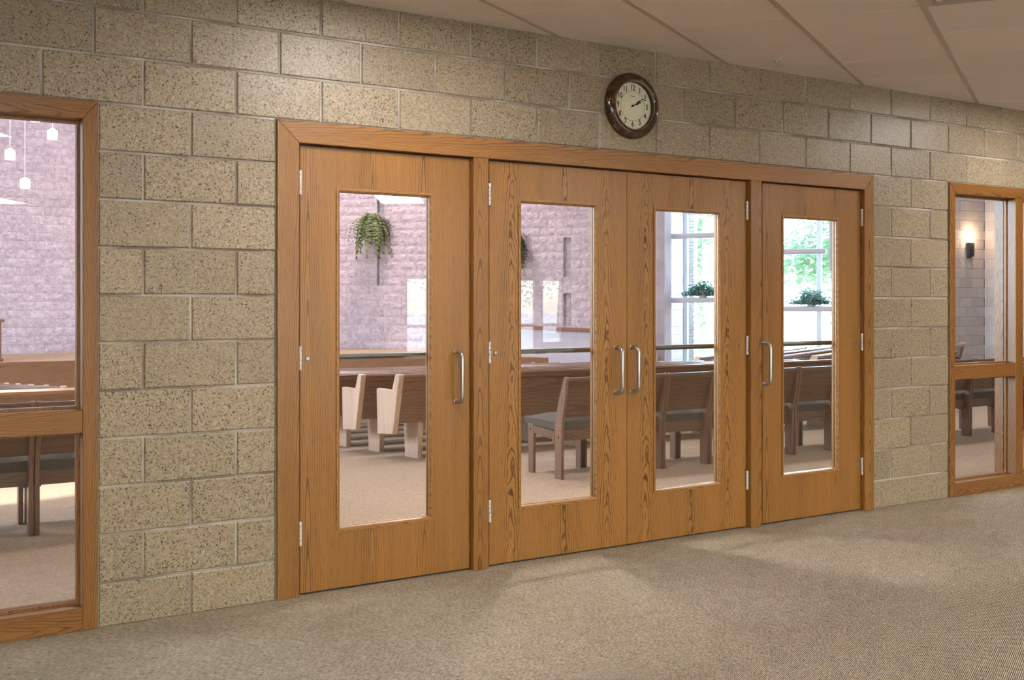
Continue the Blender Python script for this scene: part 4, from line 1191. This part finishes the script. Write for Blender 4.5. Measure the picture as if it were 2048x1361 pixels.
for q in range(8):
    y = 4.90 + 0.86 * q; x = 0.46 - 0.015 * q
    a = math.radians(-4.0)
    place(pl_, x - 5.2 * math.cos(a), y - 5.2 * math.sin(a), -4.0, ORD[q] + ' pew from the doors in the left block, across the aisle', 'pews of the left block')
RIGHT = []
for q in range(7):
    x = 9.6 + 0.52 * q * 0.55; y = 3.9 + 0.92 * q
    o = place(pr_, x, y, 26.0, ORD[q] + ' pew from the doors in the right block, turned to the left', 'pews of the right block'); RIGHT.append(o)
for p_ in (pm, pl_, pr_):
    for ch in list(p_.children): bpy.data.objects.remove(ch)
    bpy.data.objects.remove(p_)
# hymnals in the racks of the pews one can see into
bk = MB().box(-0.06, 0.06, -0.012, 0.012, 0, 0.19).mesh('hymnal_cover', M['book'], bevel=0.002)
pg = MB().box(-0.056, 0.063, -0.010, 0.010, 0.003, 0.193).mesh('page_block', M['paper'])
nb = 0
for n, o in enumerate(RIGHT[:6]):
    for q in range(3):
        for k in range(2):
            x = 0.35 + q * 1.5 + 0.12 + 0.22 * k
            m4 = Matrix.Translation(o.location) @ Matrix.Rotation(o.rotation_euler.z, 4, 'Z')
            p = m4 @ Vector((x, -0.085, 0.489))
            b_ = empty('hymnal', p); b_.rotation_euler = (0.12, 0, o.rotation_euler.z)
            link('cover', bk, b_); link('page_block', pg, b_)
            tag(b_, 'hymnal in a book rack of the %s right-block pew' % ORD[n], 'book', 'hymnals in the pew racks'); nb += 1

# ================================================================ LOBBY PLANTS (mirrored in the door glass)
for n, (x, y) in enumerate(((11.55, -19.1), (15.75, -19.1))):
    r = empty('potted_fig', (x, y, 0)); tag(r, ('left', 'right')[n] + ' potted fig before the lobby glazing, mirrored in the doors', 'plant', 'lobby figs')
    MB().lathe([(0, 0), (0.17, 0), (0.22, 0.34), (0.21, 0.36), (0.19, 0.33), (0, 0.33)], 24).build('pot', M['terracotta'], r, smooth=True)
    MB().tube([(0, 0, 0.3), (0.02, 0.0, 0.7), (0, 0.02, 1.1), (0.01, 0, 1.5)], [0.03, 0.025, 0.02, 0.01], 8).build('stem', M['bark'], r, smooth=True)
    leafball(420, 0.42, 0.42, 0.50, 0.06, 80 + n, 0, -1).build('foliage', M['ivy'], r, fix=False, loc=(0, 0, 1.35))

# ================================================================ OUTDOORS
gr = MB().box(-70, 110, -110, YB - 0.2, -0.25, -0.05).build('lawn', M['paving']); tag(gr, 'pale paved forecourt outside the lobby', 'ground', kind='structure')
gr = MB().prism([(16.9, 16.4), (20.2, 11.0), (24.0, 9.0), (90, -5), (110, 80), (20, 90)], -1.2, -0.82, 'Z').build('lawn', M['grass']); tag(gr, 'bright lawn outside the bay window', 'ground', kind='structure')
def tree(x, y, z, H, R_, n, seed, lab, group):
    r = empty('leafy_tree', (x, y, z)); tag(r, lab, 'tree', group)
    MB().tube([(0, 0, 0), (0.1, 0.05, H * 0.3), (0, 0.1, H * 0.6), (0.1, 0, H * 0.8)], [0.28, 0.22, 0.16, 0.06], 8).build('trunk', M['bark'], r, smooth=True)
    g = random.Random(seed); mb = MB()
    for c in range(16):
        a = g.uniform(0, 2 * PI); rr = R_ * g.uniform(0.2, 0.75); cz = H * g.uniform(0.16, 0.92)
        lb = leafball(n // 16, R_ * 0.46, R_ * 0.46, R_ * 0.40, 0.13, seed * 100 + c, 0, -1)
        off = Vector((math.cos(a) * rr, math.sin(a) * rr, cz))
        mb.add([Vector(v) + off for v in lb.v], lb.f)
    mb.build('foliage', M['foliage'], r, fix=False)
for n, (x, y, H, R_) in enumerate(((24.0, 25.0, 10.5, 3.4), (31.0, 32.0, 12, 4.2), (27.2, 18.6, 9.5, 3.3), (34.0, 25.0, 13, 4.4), (33.0, 15.5, 10.5, 3.6), (33.5, 41.5, 14, 4.5))):
    tree(x, y, -0.85, H, R_, 7200, 20 + n, ('slim', 'tall', 'round', 'broad far', 'near low', 'distant')[n] + ' sunlit leafy tree outside the bay window', 'trees outside the bay')
for n, (x, y, H, R_) in enumerate(((9.5, -34, 9, 3.4), (18.0, -37, 11, 4.0), (27.0, -36, 10, 4.0), (0.5, -36, 10, 4))):
    tree(x, y, -0.05, H, R_, 2600, 40 + n, ('second', 'third', 'rightmost', 'leftmost')[n] + ' leafy tree beyond the lobby forecourt', 'trees beyond the forecourt')
hs_ = empty('white_house', (45.5, 35.5, -0.9), 0.0); hs_.rotation_euler = (0, 0, math.radians(-40)); tag(hs_, 'pale distant house with a small window, beyond the bay', 'house')
MB().box(-4, 4, -3, 3, 0, 3.4).build('house_wall', M['siding'], hs_)
MB().prism([(-3.4, 3.4), (3.4, 3.4), (0, 5.4)], -4.3, 4.3, 'X').build('roof', M['shingle'], hs_)
wv = MB().box(-0.45, 0.45, -3.06, -3.0, 1.1, 2.3).build('window', M['white_paint'], hs_); MB().box(-0.38, 0.38, -3.07, -3.05, 1.17, 2.23).build('pane', M['dark_pane'], wv)
# buff brick pier outside, left edge of the bay glass
bp = empty('brick_pier', (G0.x + nW.x * 0.45 + dW.x * 0.0, G0.y + nW.y * 0.45, -0.85)); bp.rotation_euler = (0, 0, math.atan2(dW.y, dW.x)); tag(bp, 'buff brick pier edge just outside the bay glass', 'pier')
bm1 = MB().box(-0.40, 0.19, -0.2, 0.2, 0.004, 0.072).mesh('brick', M['brick_out']); bm2 = MB().box(-0.40, 0.165, -0.19, 0.19, 0.004, 0.072).mesh('brick', M['brick_out'])
for q in range(90): link('brick', (bm1, bm2)[q % 2], bp, (0, 0, q * 0.076))
